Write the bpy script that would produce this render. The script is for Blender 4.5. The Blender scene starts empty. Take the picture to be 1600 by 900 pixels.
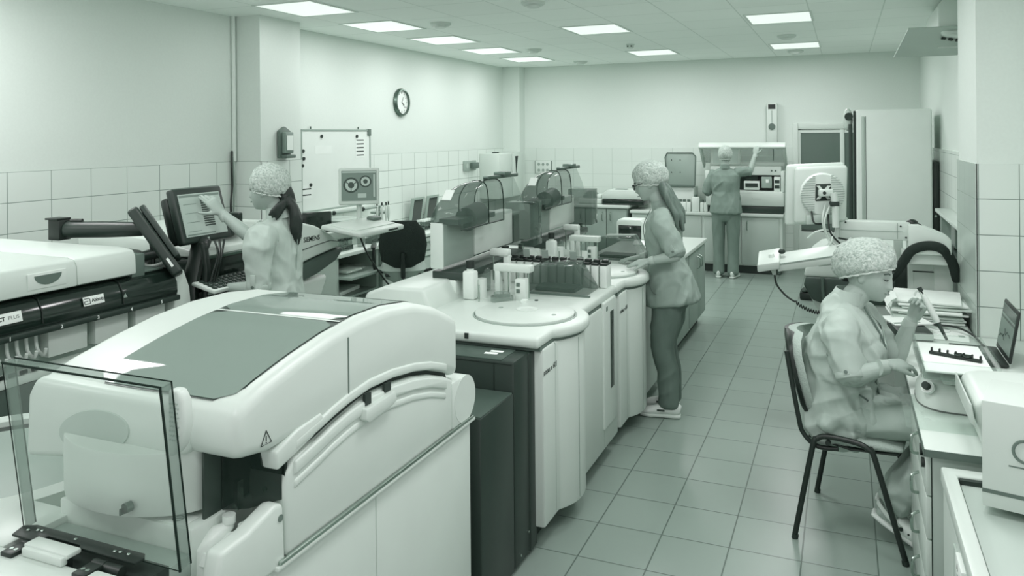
import bpy, bmesh, math, random
from mathutils import Vector as V, Matrix, noise
random.seed(7)
SC = bpy.context.scene
COL = SC.collection
# ------------------------------------------------------------------ camera
CAM_H = 1.87
YAW = math.atan2(520, 1230)
cam = bpy.data.cameras.new('camera'); cam.sensor_width = 36; cam.sensor_fit = 'HORIZONTAL'
cam.lens = 36 * 1230 / 1600
cam.shift_y = -(450 - 210.5) / 1600
cam.clip_start = .05
camo = bpy.data.objects.new('camera', cam); COL.objects.link(camo)
camo.matrix_world = (Matrix.Translation((0, 0, CAM_H)) @ Matrix.Rotation(YAW, 4, 'Z') @ Matrix.Rotation(math.pi / 2, 4, 'X')
                     @ Matrix.Rotation(math.radians(-.5), 4, 'Z'))
SC.camera = camo
# ------------------------------------------------------------------ world, exposure
vs = SC.view_settings
vs.view_transform = 'Standard'; vs.look = 'None'; vs.exposure = 0.09; vs.gamma = 1; vs.use_curve_mapping = False
SC.display_settings.display_device = 'sRGB'
LAMP_W = 22.0
DAYLIGHT = .80
SC.cycles.transparent_max_bounces = 24; SC.cycles.max_bounces = 14; SC.cycles.diffuse_bounces = 8
w = bpy.data.worlds.new('daylight'); SC.world = w; w.use_nodes = True
w.node_tree.nodes['Background'].inputs[0].default_value = (1, .97, .985, 1)
w.node_tree.nodes['Background'].inputs[1].default_value = DAYLIGHT
# ------------------------------------------------------------------ materials
RAMP = [(0, (8, 14, 11)), (46, (32, 46, 40)), (85, (68, 85, 77)), (140, (122, 140, 131)), (192, (178, 192, 184)), (217, (206, 217, 210)),
        (235, (227, 235, 230)), (255, (249, 255, 251))]
def s2l(c):
    c /= 255.0
    return c / 12.92 if c <= .04045 else ((c + .055) / 1.055) ** 2.4
def tint(g):
    for (a, ca), (b, cb) in zip(RAMP, RAMP[1:]):
        if g <= b:
            t = (g - a) / (b - a)
            return tuple(s2l(x + (y - x) * t) for x, y in zip(ca, cb)) + (1,)
    return tuple(s2l(x) for x in RAMP[-1][1]) + (1,)
MATS = {}
def pmat(name, g, rough=.5, metal=0, bump=0, bscale=80, emit=0, spec=.5, coat=0):
    m = bpy.data.materials.new(name); m.use_nodes = True; nt = m.node_tree
    b = nt.nodes['Principled BSDF']
    b.inputs['Roughness'].default_value = rough; b.inputs['Metallic'].default_value = metal
    b.inputs['Specular IOR Level'].default_value = spec
    b.inputs['Coat Weight'].default_value = coat
    c = tint(g); b.inputs['Base Color'].default_value = c
    n = nt.nodes.new('ShaderNodeTexNoise'); n.inputs['Scale'].default_value = bscale; n.inputs['Detail'].default_value = 4
    tc = nt.nodes.new('ShaderNodeTexCoord'); nt.links.new(tc.outputs['Object'], n.inputs['Vector'])
    mx = nt.nodes.new('ShaderNodeMix'); mx.data_type = 'RGBA'; mx.inputs[6].default_value = c
    mx.inputs[7].default_value = tuple(x * .93 for x in c[:3]) + (1,)
    nt.links.new(n.outputs['Fac'], mx.inputs[0]); nt.links.new(mx.outputs[2], b.inputs['Base Color'])
    if bump:
        bp = nt.nodes.new('ShaderNodeBump'); bp.inputs['Strength'].default_value = bump; bp.inputs['Distance'].default_value = .01
        nt.links.new(n.outputs['Fac'], bp.inputs['Height']); nt.links.new(bp.outputs[0], b.inputs['Normal'])
    if emit:
        b.inputs['Emission Color'].default_value = c; b.inputs['Emission Strength'].default_value = emit
    MATS[name] = m; return m
def glass(name, g, alpha, rough=.03, glossy=.12):
    """thin pane: lets a share of the light straight through, tinted, with a weak mirror coat"""
    m = bpy.data.materials.new(name); m.use_nodes = True; nt = m.node_tree
    for n in list(nt.nodes): nt.nodes.remove(n)
    out = nt.nodes.new('ShaderNodeOutputMaterial'); tr = nt.nodes.new('ShaderNodeBsdfTransparent'); gl = nt.nodes.new('ShaderNodeBsdfGlossy')
    df = nt.nodes.new('ShaderNodeBsdfDiffuse'); m1 = nt.nodes.new('ShaderNodeMixShader'); m2 = nt.nodes.new('ShaderNodeMixShader')
    tr.inputs[0].default_value = (.95, .97, .96, 1); df.inputs[0].default_value = tint(g)
    gl.inputs['Roughness'].default_value = rough
    m1.inputs[0].default_value = alpha; nt.links.new(tr.outputs[0], m1.inputs[1]); nt.links.new(df.outputs[0], m1.inputs[2])
    lw = nt.nodes.new('ShaderNodeLayerWeight'); lw.inputs[0].default_value = glossy
    ge = nt.nodes.new('ShaderNodeNewGeometry'); sb = nt.nodes.new('ShaderNodeMath'); sb.operation = 'SUBTRACT'; sb.use_clamp = True
    nt.links.new(lw.outputs['Fresnel'], sb.inputs[0]); nt.links.new(ge.outputs['Backfacing'], sb.inputs[1])
    nt.links.new(sb.outputs[0], m2.inputs[0]); nt.links.new(m1.outputs[0], m2.inputs[1]); nt.links.new(gl.outputs[0], m2.inputs[2])
    nt.links.new(m2.outputs[0], out.inputs[0]); MATS[name] = m; return m
def gridmat(name, g, gl, axes, size, off, mortar=.004, rough=.4, bump=.3, vary=.06, noise_g=0):
    m = bpy.data.materials.new(name); m.use_nodes = True; nt = m.node_tree; b = nt.nodes['Principled BSDF']
    geo = nt.nodes.new('ShaderNodeNewGeometry'); sp = nt.nodes.new('ShaderNodeSeparateXYZ'); cb = nt.nodes.new('ShaderNodeCombineXYZ')
    nt.links.new(geo.outputs['Position'], sp.inputs[0])
    for i in (0, 1):
        ad = nt.nodes.new('ShaderNodeMath'); ad.operation = 'SUBTRACT'; ad.inputs[1].default_value = off[i] - 100 * size[i]
        nt.links.new(sp.outputs[axes[i]], ad.inputs[0]); nt.links.new(ad.outputs[0], cb.inputs[i])
    br = nt.nodes.new('ShaderNodeTexBrick'); br.offset = 0; br.squash = 1
    br.inputs['Scale'].default_value = 1; br.inputs['Brick Width'].default_value = size[0]; br.inputs['Row Height'].default_value = size[1]
    br.inputs['Mortar Size'].default_value = mortar; br.inputs['Mortar Smooth'].default_value = .3
    c = tint(g); br.inputs['Color1'].default_value = c; br.inputs['Color2'].default_value = tuple(x * (1 - vary) for x in c[:3]) + (1,)
    br.inputs['Mortar'].default_value = tint(gl)
    nt.links.new(cb.outputs[0], br.inputs['Vector'])
    nz = nt.nodes.new('ShaderNodeTexNoise'); nz.inputs['Scale'].default_value = 3; nz.inputs['Detail'].default_value = 6
    nt.links.new(geo.outputs['Position'], nz.inputs['Vector'])
    mr = nt.nodes.new('ShaderNodeMapRange'); mr.inputs['To Min'].default_value = 1 - noise_g; mr.inputs['To Max'].default_value = 1
    nt.links.new(nz.outputs['Fac'], mr.inputs[0])
    mu = nt.nodes.new('ShaderNodeMix'); mu.data_type = 'RGBA'; mu.blend_type = 'MULTIPLY'; mu.inputs[0].default_value = 1
    nt.links.new(br.outputs['Color'], mu.inputs[6]); nt.links.new(mr.outputs[0], mu.inputs[7])
    nt.links.new(mu.outputs[2], b.inputs['Base Color']); b.inputs['Roughness'].default_value = rough
    bp = nt.nodes.new('ShaderNodeBump'); bp.inputs['Strength'].default_value = bump; bp.inputs['Distance'].default_value = .003; bp.invert = True
    nt.links.new(br.outputs['Fac'], bp.inputs['Height']); nt.links.new(bp.outputs[0], b.inputs['Normal'])
    MATS[name] = m; return m
def clothmat(name, g, g2, scale, stretch, rough=.9, bump=.5, alpha=1.0, sharp=False):
    m = bpy.data.materials.new(name); m.use_nodes = True; nt = m.node_tree; b = nt.nodes['Principled BSDF']
    tc = nt.nodes.new('ShaderNodeTexCoord'); mp = nt.nodes.new('ShaderNodeMapping'); mp.inputs['Scale'].default_value = stretch
    nz = nt.nodes.new('ShaderNodeTexNoise'); nz.inputs['Scale'].default_value = scale; nz.inputs['Detail'].default_value = 6; nz.inputs['Distortion'].default_value = .6
    nt.links.new(tc.outputs['Object'], mp.inputs[0]); nt.links.new(mp.outputs[0], nz.inputs['Vector'])
    cr = nt.nodes.new('ShaderNodeValToRGB'); cr.color_ramp.elements[0].color = tint(g2); cr.color_ramp.elements[1].color = tint(g)
    cr.color_ramp.elements[0].position = .38 if sharp else .3; cr.color_ramp.elements[1].position = .6 if sharp else .7
    nt.links.new(nz.outputs['Fac'], cr.inputs[0]); nt.links.new(cr.outputs[0], b.inputs['Base Color'])
    b.inputs['Roughness'].default_value = rough; b.inputs['Alpha'].default_value = alpha
    bp = nt.nodes.new('ShaderNodeBump'); bp.inputs['Strength'].default_value = bump; bp.inputs['Distance'].default_value = .01
    nt.links.new(nz.outputs['Fac'], bp.inputs['Height']); nt.links.new(bp.outputs[0], b.inputs['Normal'])
    MATS[name] = m; return m
pmat('wall_paint', 225, .8, bump=.05, bscale=60)
pmat('white_plastic', 215, .38, bscale=6)
pmat('cream_plastic', 222, .45, bscale=6)
pmat('grey_plastic', 165, .45, bscale=8)
pmat('mid_plastic', 110, .45, bscale=8)
pmat('dark_plastic', 62, .35, bscale=8)
pmat('slate_panel', 82, .4, bscale=10)
pmat('charcoal_panel', 52, .42, bscale=10)
pmat('gloss_black', 40, .12, bscale=8, spec=.6)
pmat('black_plastic', 34, .4, bscale=20)
pmat('black_fabric', 42, .9, bump=.4, bscale=200)
pmat('chair_fabric', 182, .9, bump=.4, bscale=160)
pmat('counter_top', 218, .3, bscale=5)
pmat('cabinet_grey', 158, .45, bscale=5)
pmat('cabinet_pale', 192, .45, bscale=5)
pmat('metal', 190, .25, metal=1, bscale=20)
pmat('dark_metal', 120, .3, metal=.9, bscale=20)
pmat('fridge_white', 232, .4, bscale=6)
pmat('paper', 236, .8, bscale=10)
pmat('paper_shade', 205, .8, bscale=10)
pmat('ink', 50, .7)
pmat('ink_soft', 120, .7)
pmat('screen_lit', 172, .3, emit=.25)
pmat('screen_mid', 125, .3, emit=.15)
pmat('screen_dark', 72, .2, emit=.1)
pmat('skin', 177, .55, bump=.04, bscale=90)
pmat('lip', 132, .5); pmat('brow', 80, .8); pmat('glove', 190, .5, bump=.1, bscale=150)
pmat('lamp_diffuser', 240, .6, emit=.72)
pmat('shoe_white', 232, .6, bscale=40); pmat('shoe_sole', 215, .7)
pmat('bottle_white', 228, .4); pmat('fluid', 150, .2)
clothmat('tunic_light', 190, 176, 9, (1, 1, .6), .85, .35)
clothmat('tunic_mid', 166, 152, 9, (1, 1, .6), .85, .35)
clothmat('tunic_grey', 146, 130, 9, (1, 1, .6), .85, .35)
clothmat('trousers_grey', 122, 106, 9, (1, 1, .4), .85, .35)
clothmat('trousers_pale', 180, 166, 9, (1, 1, .4), .85, .35)
clothmat('trousers_back', 138, 124, 9, (1, 1, .4), .85, .35)
clothmat('cap_mesh', 214, 152, 165, (.45, 1, .5), .85, .7)
clothmat('cap_pale', 212, 160, 150, (1, .6, .4), .85, .7)
clothmat('hair_dark', 44, 26, 30, (1, 1, .06), .5, .6)
clothmat('hair_light', 128, 92, 30, (1, 1, .06), .5, .6)
glass('clear_acrylic', 205, .06, glossy=.2)
glass('smoke_acrylic', 92, .50, glossy=.16)
glass('pale_acrylic', 150, .38, glossy=.2)
glass('dark_glass', 46, .80, glossy=.2)
glass('tint_window', 150, .9, glossy=.36)
glass('door_glass', 128, .75, glossy=.25)
glass('edge_acrylic', 44, .90)
gridmat('floor_tile', 159, 106, (0, 1), (.306, .321), (.117, 3.322), .0035, .28, .5, .07, .10)
gridmat('left_tile', 226, 150, (1, 2), (.30, .195), (3.332, 1.66), .0028, .22, .3, .02)
gridmat('back_tile', 220, 192, (0, 2), (.30, .195), (-4.1, 1.66), .0028, .22, .3, .02)
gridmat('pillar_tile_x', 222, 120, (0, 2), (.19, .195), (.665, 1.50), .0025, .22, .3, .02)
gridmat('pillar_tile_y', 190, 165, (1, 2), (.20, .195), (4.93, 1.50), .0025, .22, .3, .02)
gridmat('ceiling_tile', 250, 226, (0, 1), (.5767, .614), (-4.31, 4.97), .006, .9, .2, .03, .03)
# ------------------------------------------------------------------ geometry helpers
def aligned(z, ref=None):
    z = V(z).normalized(); r = V(ref) if ref is not None else (V((0, 0, 1)) if abs(z.z) < .95 else V((1, 0, 0)))
    x = (r - z * r.dot(z)).normalized(); y = z.cross(x)
    return Matrix((x, y, z)).transposed()
class MB:
    def __init__(self): self.bm = bmesh.new()
    def merge(self, t, mat=None):
        me = bpy.data.meshes.new('tmp'); t.to_mesh(me); t.free()
        if mat is not None: me.transform(mat)
        self.bm.from_mesh(me); bpy.data.meshes.remove(me); return self
    def box(self, a, b, r=0, seg=2, rot=None):
        a, b = V(a), V(b); t = bmesh.new(); bmesh.ops.create_cube(t, size=1)
        s = V((abs(b.x - a.x), abs(b.y - a.y), abs(b.z - a.z)))
        bmesh.ops.scale(t, vec=s, verts=t.verts)
        r = min(r, min(s) * .49)
        if r > 0: bmesh.ops.bevel(t, geom=list(t.edges), offset=r, segments=seg, profile=.5, affect='EDGES')
        m = Matrix.Translation((a + b) / 2)
        if rot is not None: m = m @ rot.to_4x4()
        return self.merge(t, m)
    def obox(self, c, x, y, z, size, r=0, seg=2):
        """box about c with its own axes"""
        m = Matrix((V(x).normalized(), V(y).normalized(), V(z).normalized())).transposed()
        s = V(size) / 2
        return self.box(V(c) - s, V(c) + s, r, seg, m)
    def cyl(self, p, q, r, r2=None, n=16, caps=True):
        p, q = V(p), V(q); t = bmesh.new(); L = (q - p).length
        bmesh.ops.create_cone(t, cap_ends=caps, segments=n, radius1=r, radius2=r if r2 is None else r2, depth=L)
        return self.merge(t, Matrix.Translation((p + q) / 2) @ aligned(q - p).to_4x4())
    def ball(self, c, r, rot=None, n=16):
        t = bmesh.new(); bmesh.ops.create_uvsphere(t, u_segments=n, v_segments=max(8, n * 2 // 3), radius=1)
        r = (r, r, r) if isinstance(r, (int, float)) else r
        m = Matrix.Translation(V(c)) @ (rot.to_4x4() if rot is not None else Matrix()) @ Matrix.Diagonal((*r, 1))
        return self.merge(t, m)
    def prism(self, pts, axis, a, b, r=0, seg=2):
        """pts: 2D outline; axis 0/1/2 extrude direction from a to b; the other two axes keep their order (x,y,z)"""
        t = bmesh.new(); o = [i for i in range(3) if i != axis]; vs_ = []
        for p in pts:
            c = [0, 0, 0]; c[o[0]], c[o[1]] = p; c[axis] = a; vs_.append(t.verts.new(c))
        f = t.faces.new(vs_); e = bmesh.ops.extrude_face_region(t, geom=[f])
        d = [0, 0, 0]; d[axis] = b - a
        bmesh.ops.translate(t, vec=d, verts=[v for v in e['geom'] if isinstance(v, bmesh.types.BMVert)])
        bmesh.ops.recalc_face_normals(t, faces=t.faces)
        if r:
            ed = [e for e in t.edges if len(e.link_faces) == 2 and e.calc_face_angle(0) > .5]
            bmesh.ops.bevel(t, geom=ed, offset=r, segments=seg, profile=.5, affect='EDGES', clamp_overlap=True)
        return self.merge(t)
    def lathe(self, prof, c, n=24, axis=(0, 0, 1)):
        """prof: (radius, height) from bottom to top"""
        t = bmesh.new(); rings = []
        for r, h in prof:
            rings.append([t.verts.new((r * math.cos(2 * math.pi * i / n), r * math.sin(2 * math.pi * i / n), h)) for i in range(n)] if r > 1e-6 else [t.verts.new((0, 0, h))])
        for A, B in zip(rings, rings[1:]):
            for i in range(n):
                j = (i + 1) % n
                if len(A) == 1 and len(B) == 1: continue
                if len(A) == 1: t.faces.new((A[0], B[j], B[i])) if False else t.faces.new((A[0], B[i], B[j]))
                elif len(B) == 1: t.faces.new((A[i], A[j], B[0]))
                else: t.faces.new((A[i], A[j], B[j], B[i]))
        for R in (rings[0], rings[-1]):
            if len(R) > 1: t.faces.new(R)
        bmesh.ops.recalc_face_normals(t, faces=t.faces)
        return self.merge(t, Matrix.Translation(V(c)) @ aligned(axis, (1, 0, 0) if abs(V(axis).normalized().x) < .9 else (0, 1, 0)).to_4x4())
    def loft(self, secs, ref=None, n=20, rnd=True, ex=2.0, close=True, hem=None):
        """secs: (centre, ra, rb); ra lies along ref. Rounded ends when rnd."""
        S = [(V(c), a, b) for c, a, b in secs]
        if rnd:
            t0 = (S[0][0] - S[1][0]).normalized(); t1 = (S[-1][0] - S[-2][0]).normalized()
            m0 = hem or min(S[0][1:]); m1 = min(S[-1][1:])
            S = [(S[0][0] + t0 * m0 * .5, S[0][1] - m0 * .45, S[0][2] - m0 * .45), (S[0][0] + t0 * m0 * .3, S[0][1] - m0 * .14, S[0][2] - m0 * .14)] + S + \
                [(S[-1][0] + t1 * m1 * .3, S[-1][1] - m1 * .14, S[-1][2] - m1 * .14), (S[-1][0] + t1 * m1 * .5, S[-1][1] - m1 * .45, S[-1][2] - m1 * .45)]
        t = bmesh.new(); rings = []; k = len(S); A = None
        for i, (c, a, b) in enumerate(S):
            tg = (S[min(i + 1, k - 1)][0] - S[max(i - 1, 0)][0]).normalized()
            r = V(ref) if ref is not None else A
            if r is None: r = V((0, 0, 1)) if abs(tg.z) < .9 else V((1, 0, 0))
            A = r - tg * r.dot(tg)
            A = A.normalized() if A.length > 1e-5 else tg.orthogonal().normalized()
            B = tg.cross(A); ring = []
            for j in range(n):
                th = 2 * math.pi * j / n; cs, sn = math.cos(th), math.sin(th)
                f = 1 if ex == 2 else (abs(cs) ** ex + abs(sn) ** ex) ** (-1 / ex)
                ring.append(t.verts.new(c + A * (a * cs * f) + B * (b * sn * f)))
            rings.append(ring)
        for P_, Q_ in zip(rings, rings[1:]):
            for j in range(n): t.faces.new((P_[j], P_[(j + 1) % n], Q_[(j + 1) % n], Q_[j]))
        if close: t.faces.new(rings[0]); t.faces.new(rings[-1])
        bmesh.ops.recalc_face_normals(t, faces=t.faces)
        return self.merge(t)
    def tube(self, pts, r, n=8, smooth=0):
        P_ = [V(p) for p in pts]
        if smooth: P_ = spline(P_, smooth)
        return self.loft([(p, r, r) for p in P_], n=n, rnd=False)
    def grid(self, rows):
        """open or closed sheet through rows of points"""
        t = bmesh.new(); R = [[t.verts.new(p) for p in row] for row in rows]
        for A, B in zip(R, R[1:]):
            for i in range(len(A) - 1): t.faces.new((A[i], A[i + 1], B[i + 1], B[i]))
        return self.merge(t)
    def text(self, s, o, x, y, size, depth=.001, bold=0):
        cu = bpy.data.curves.new('txt', 'FONT'); cu.body = s; cu.size = size; cu.extrude = depth; cu.align_x = 'CENTER'; cu.align_y = 'CENTER'; cu.offset = bold
        ob = bpy.data.objects.new('txt', cu); COL.objects.link(ob)
        me = bpy.data.meshes.new_from_object(ob.evaluated_get(bpy.context.evaluated_depsgraph_get()))
        x = V(x).normalized(); y = V(y).normalized(); z = x.cross(y)
        me.transform(Matrix.Translation(V(o)) @ Matrix((x, y, z)).transposed().to_4x4())
        self.bm.from_mesh(me); bpy.data.objects.remove(ob); bpy.data.curves.remove(cu); bpy.data.meshes.remove(me); return self
    def build(self, name, mat, parent=None, sharp=.6, flip=True):
        me = bpy.data.meshes.new(name)
        self.bm.to_mesh(me); self.bm.free()
        me.materials.append(MATS[mat]); me.shade_smooth(); me.set_sharp_from_angle(angle=sharp)
        o = bpy.data.objects.new(name, me); COL.objects.link(o)
        if parent is not None:
            m = WORLD[root_of(parent).name]
            me.transform(m.inverted()); o.parent = parent
        return o
WORLD = {}
def root_of(o):
    while o.parent: o = o.parent
    return o
def spline(P_, k):
    out = []
    for i in range(len(P_) - 1):
        p0, p1, p2, p3 = P_[max(i - 1, 0)], P_[i], P_[i + 1], P_[min(i + 2, len(P_) - 1)]
        for j in range(k):
            t = j / k
            out.append(.5 * ((2 * p1) + (p2 - p0) * t + (2 * p0 - 5 * p1 + 4 * p2 - p3) * t * t + (3 * p1 - p0 - 3 * p2 + p3) * t ** 3))
    out.append(P_[-1]); return out
def thing(name, label, cat, loc=(0, 0, 0), group=None):
    o = bpy.data.objects.new(name, None); COL.objects.link(o); o.location = loc; o.empty_display_size = .05
    WORLD[o.name] = Matrix.Translation(V(loc))
    o['label'] = label; o['category'] = cat
    if group: o['group'] = group
    return o
def solo(mb, name, mat, label, cat, group=None, sharp=.6):
    o = mb.build(name, mat, None, sharp); me = o.data
    xs = [v.co for v in me.vertices]
    lo = V([min(c[i] for c in xs) for i in range(3)]); hi = V([max(c[i] for c in xs) for i in range(3)])
    c = V(((lo.x + hi.x) / 2, (lo.y + hi.y) / 2, lo.z)); me.transform(Matrix.Translation(-c)); o.location = c
    WORLD[o.name] = Matrix.Translation(c)
    o['label'] = label; o['category'] = cat
    if group: o['group'] = group
    return o
def struct(mb, name, mat, parent=None):
    o = mb.build(name, mat, parent)
    if parent is None: o['kind'] = 'structure'; WORLD[o.name] = Matrix()
    return o
def dup(o, loc, label=None, group=None, rz=None):
    def cp(s, par):
        c = s.copy(); COL.objects.link(c)
        if par is not None: c.parent = par
        for ch in list(s.children): cp(ch, c)
        return c
    r = cp(o, None); r.location = loc
    if rz is not None: r.rotation_euler = (0, 0, rz)
    if label: r['label'] = label
    if group: r['group'] = group
    WORLD[r.name] = Matrix.Translation(V(loc)); return r
def at(x, y, X=None, Y=None, Z=None):
    """the room point seen at photo pixel x, y on a plane X=, Y= or Z= (taken from the measured camera)"""
    dx, dy = x - 800, y - 210.5; a = math.radians(.5)
    u = (dx * math.cos(a) - dy * math.sin(a)) / 1230; v = (dx * math.sin(a) + dy * math.cos(a)) / 1230
    c, s = math.cos(YAW), math.sin(YAW); r = V((u * c - s, u * s + c, -v))
    t = X / r.x if X is not None else Y / r.y if Y is not None else (Z - CAM_H) / r.z
    return V((0, 0, CAM_H)) + r * t
# ================================================================== THE ROOM
XL, XR, YB, ZC, YF = -4.88, .90, 11.4, 2.915, -1.2
struct(MB().box((XL - .1, YF, -.1), (XR + .1, YB + .5, 0)), 'floor', 'floor_tile')
struct(MB().box((XL - .1, YF, ZC), (XR + .1, YB + .1, ZC + .1)), 'ceiling', 'ceiling_tile')
struct(MB().box((XL - .12, YF, 0), (XL, YB + .1, ZC)), 'wall_left', 'wall_paint')
struct(MB().box((XL - .12, YB, 0), (-.655, YB + .12, ZC)).box((.42, YB, 0), (XR + .1, YB + .12, ZC)).box((-.655, YB, 1.99), (.42, YB + .12, ZC)), 'wall_back', 'wall_paint')
struct(MB().box((XR, 4.93, 0), (XR + .12, YB + .1, ZC)).box((XR, YF, 0), (XR + .12, 4.93, .7)).box((XR, YF, 2.55), (XR + .12, 4.93, ZC))
       .box((XR, 2.0, .7), (XR + .12, 2.2, 2.55)).box((XR, 4.2, .7), (XR + .12, 4.93, 2.55)), 'wall_right', 'wall_paint')
struct(MB().box((XL, YF, 0), (XL + .012, 5.36, 1.66)).box((XL, 5.9, 0), (XL + .012, YB, 1.66)), 'trim_1', 'left_tile')
struct(MB().box((XL + .28, YB - .012, 0), (-.655, YB, 1.66)).box((.42, YB - .012, 0), (XR, YB, 1.66)), 'trim_2', 'back_tile')
struct(MB().box((XR - .012, 5.68, 0), (XR, YB, 1.69)), 'trim_3', 'left_tile')
struct(MB().box((XL, 5.36, 0), (-4.6, 5.9, ZC)), 'column_left', 'wall_paint')
struct(MB().box((-4.62, 5.352, 0), (-4.592, 5.9, 1.66)).box((XL, 5.348, 0), (-4.592, 5.36, 1.66)), 'trim_4', 'left_tile')
struct(MB().box((XL, 11.18, 0), (-4.6, YB, ZC)), 'column_back', 'wall_paint')
struct(MB().box((.66, 4.93, 0), (XR + .12, 5.66, ZC)), 'column_right', 'wall_paint')
struct(MB().box((.655, 4.918, 0), (XR, 4.93, 1.69)), 'trim_5', 'pillar_tile_x')
struct(MB().box((.648, 4.918, 0), (.66, 5.66, 1.69)), 'trim_6', 'pillar_tile_y')
struct(MB().cyl((XL + .02, 5.33, 1.66), (XL + .02, 5.33, ZC), .018), 'trim_7', 'wall_paint')
# glazed door in the back wall, a dim corridor behind it
struct(MB().box((-.7, YB + 1.2, 0), (.5, YB + 1.25, 2.2)).box((-.75, YB + .12, 0), (-.7, YB + 1.2, 2.2)).box((.45, YB + .12, 0), (.5, YB + 1.2, 2.2)).box((-.75, YB + .12, 2.2), (.5, YB + 1.25, 2.25)), 'wall_corridor', 'cabinet_grey')
d = struct(MB().box((-.655, YB - .03, 0), (-.585, YB + .06, 1.99), .008).box((.35, YB - .03, 0), (.42, YB + .06, 1.99), .008).box((-.585, YB - .03, 1.91), (.35, YB + .06, 1.99), .008)
           .box((-.585, YB - .01, 0), (.35, YB + .03, .52), .006).box((-.06, YB - .015, .52), (-.005, YB + .03, 1.91), .006), 'door_1', 'white_plastic')
struct(MB().box((-.555, YB + .005, .55), (-.06, YB + .013, 1.86)).box((-.005, YB + .005, .55), (.35, YB + .013, 1.86)), 'pane', 'door_glass', d)
struct(MB().box((-.585, YB - .005, .52), (-.555, YB + .02, 1.9)).box((-.555, YB - .005, 1.86), (.35, YB + .02, 1.905)), 'frame', 'cream_plastic', d)
struct(MB().box((-.52, YB + .1, .56), (-.2, YB + .11, 1.85)), 'curtain', 'mid_plastic', d)
struct(MB().cyl((-.03, YB - .06, 1.0), (-.03, YB - .06, 1.14), .01).cyl((-.03, YB - .06, 1.02), (-.03, YB, 1.02), .007), 'door_handle', 'metal', d)

# ------------------------------------------------------------------ ceiling lights, each with its own lamp
def ceiling_light(x, y, label, row):
    t = thing('ceiling_light', label, 'ceiling light', (x, y, ZC), group=row)
    MB().box((x - .285, y - .325, ZC - .008), (x + .285, y - .308, ZC)).box((x - .285, y + .308, ZC - .008), (x + .285, y + .325, ZC)).box((x - .285, y - .308, ZC - .008), (x - .265, y + .308, ZC)).box((x + .265, y - .308, ZC - .008), (x + .285, y + .308, ZC)).build('light_frame', 'cream_plastic', t)
    MB().box((x - .266, y - .31, ZC - .005), (x + .266, y + .31, ZC - .001)).build('diffuser', 'lamp_diffuser', t)
    l = bpy.data.lights.new('lamp', 'AREA'); l.shape = 'RECTANGLE'; l.size = .52; l.size_y = .6; l.energy = LAMP_W * ((.15 if 5 < y < 6 else 1.05 if y < 3 else .5) if x < -4 else .7 if x > 0 else (.8 if x > -1 else .36) if y < 3 else .84); l.color = (1, .97, .985)
    lo = bpy.data.objects.new('lamp', l); COL.objects.link(lo); lo.parent = t; lo.location = (0, 0, -.012)
NTH = ['nearest', 'second', 'third', 'fourth', 'farthest']
for i, y in enumerate((5.27, 6.44, 7.67, 8.90, 10.13)):
    ceiling_light(-4.04, y, f'square lit ceiling panel, {NTH[i]} of the five along the left wall', 'ceiling panels along the left wall')
for i, y in enumerate((7.56, 10.05)):
    ceiling_light(-2.27, y, ('nearer' if i == 0 else 'farther') + ' square lit ceiling panel of the middle row', 'ceiling panels of the middle row')
    ceiling_light(-.54, y, ('nearer' if i == 0 else 'farther') + ' square lit ceiling panel of the row over the aisle', 'ceiling panels over the aisle')
for x, y in ((-2.27, 2.65), (-2.27, .3), (-.54, 2.65), (-.54, .3), (-4.04, 2.65), (-4.04, .3), (-.54, 5.1), (.40, 3.2)):  # last one lies off the rows, added to light the pillar and desk
    ceiling_light(x, y, 'square lit ceiling panel above the camera, of the unseen rows and one added fill', 'ceiling panels above the camera')
for n, (px, py, r) in enumerate([(833, 3, .095), (688, 36, .10), (834, 77, .10), (907, 96, .10), (1229, 55, .10), (1243, 79, .10)]):
    p = at(px, py, Z=ZC)
    lab = ['round white ceiling vent nearest the camera', 'round white ceiling vent beside the second left light panel', 'round white ceiling vent beside the fourth left light panel',
           'round white ceiling vent above the clock end of the back wall', 'round white ceiling vent between the two aisle light panels', 'round white ceiling vent behind the farther aisle light panel'][n]
    t = thing('ceiling_vent', lab, 'vent', p, group='round ceiling vents')
    MB().lathe([(r * .8, -.03), (r * .95, -.022), (r, -.008), (r, 0)], p, 28).build('vent_ring', 'white_plastic', t)
    MB().lathe([(0, -.048), (r * .5, -.046), (r * .62, -.036), (r * .62, -.03)], p, 24).build('vent_disc', 'cream_plastic', t)
p = at(985, 69, Z=ZC); t = thing('smoke_detector', 'small white smoke detector beside the middle row of lights', 'smoke detector', p)
MB().lathe([(.03, -.05), (.042, -.04), (.05, -.01), (.05, 0)], p, 20).build('detector_body', 'white_plastic', t)
MB().box((p.x - .03, p.y - .045, p.z - .035), (p.x - .012, p.y - .03, p.z - .02)).box((p.x + .012, p.y - .045, p.z - .035), (p.x + .03, p.y - .03, p.z - .02)).build('detector_slot', 'black_plastic', t)

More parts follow.
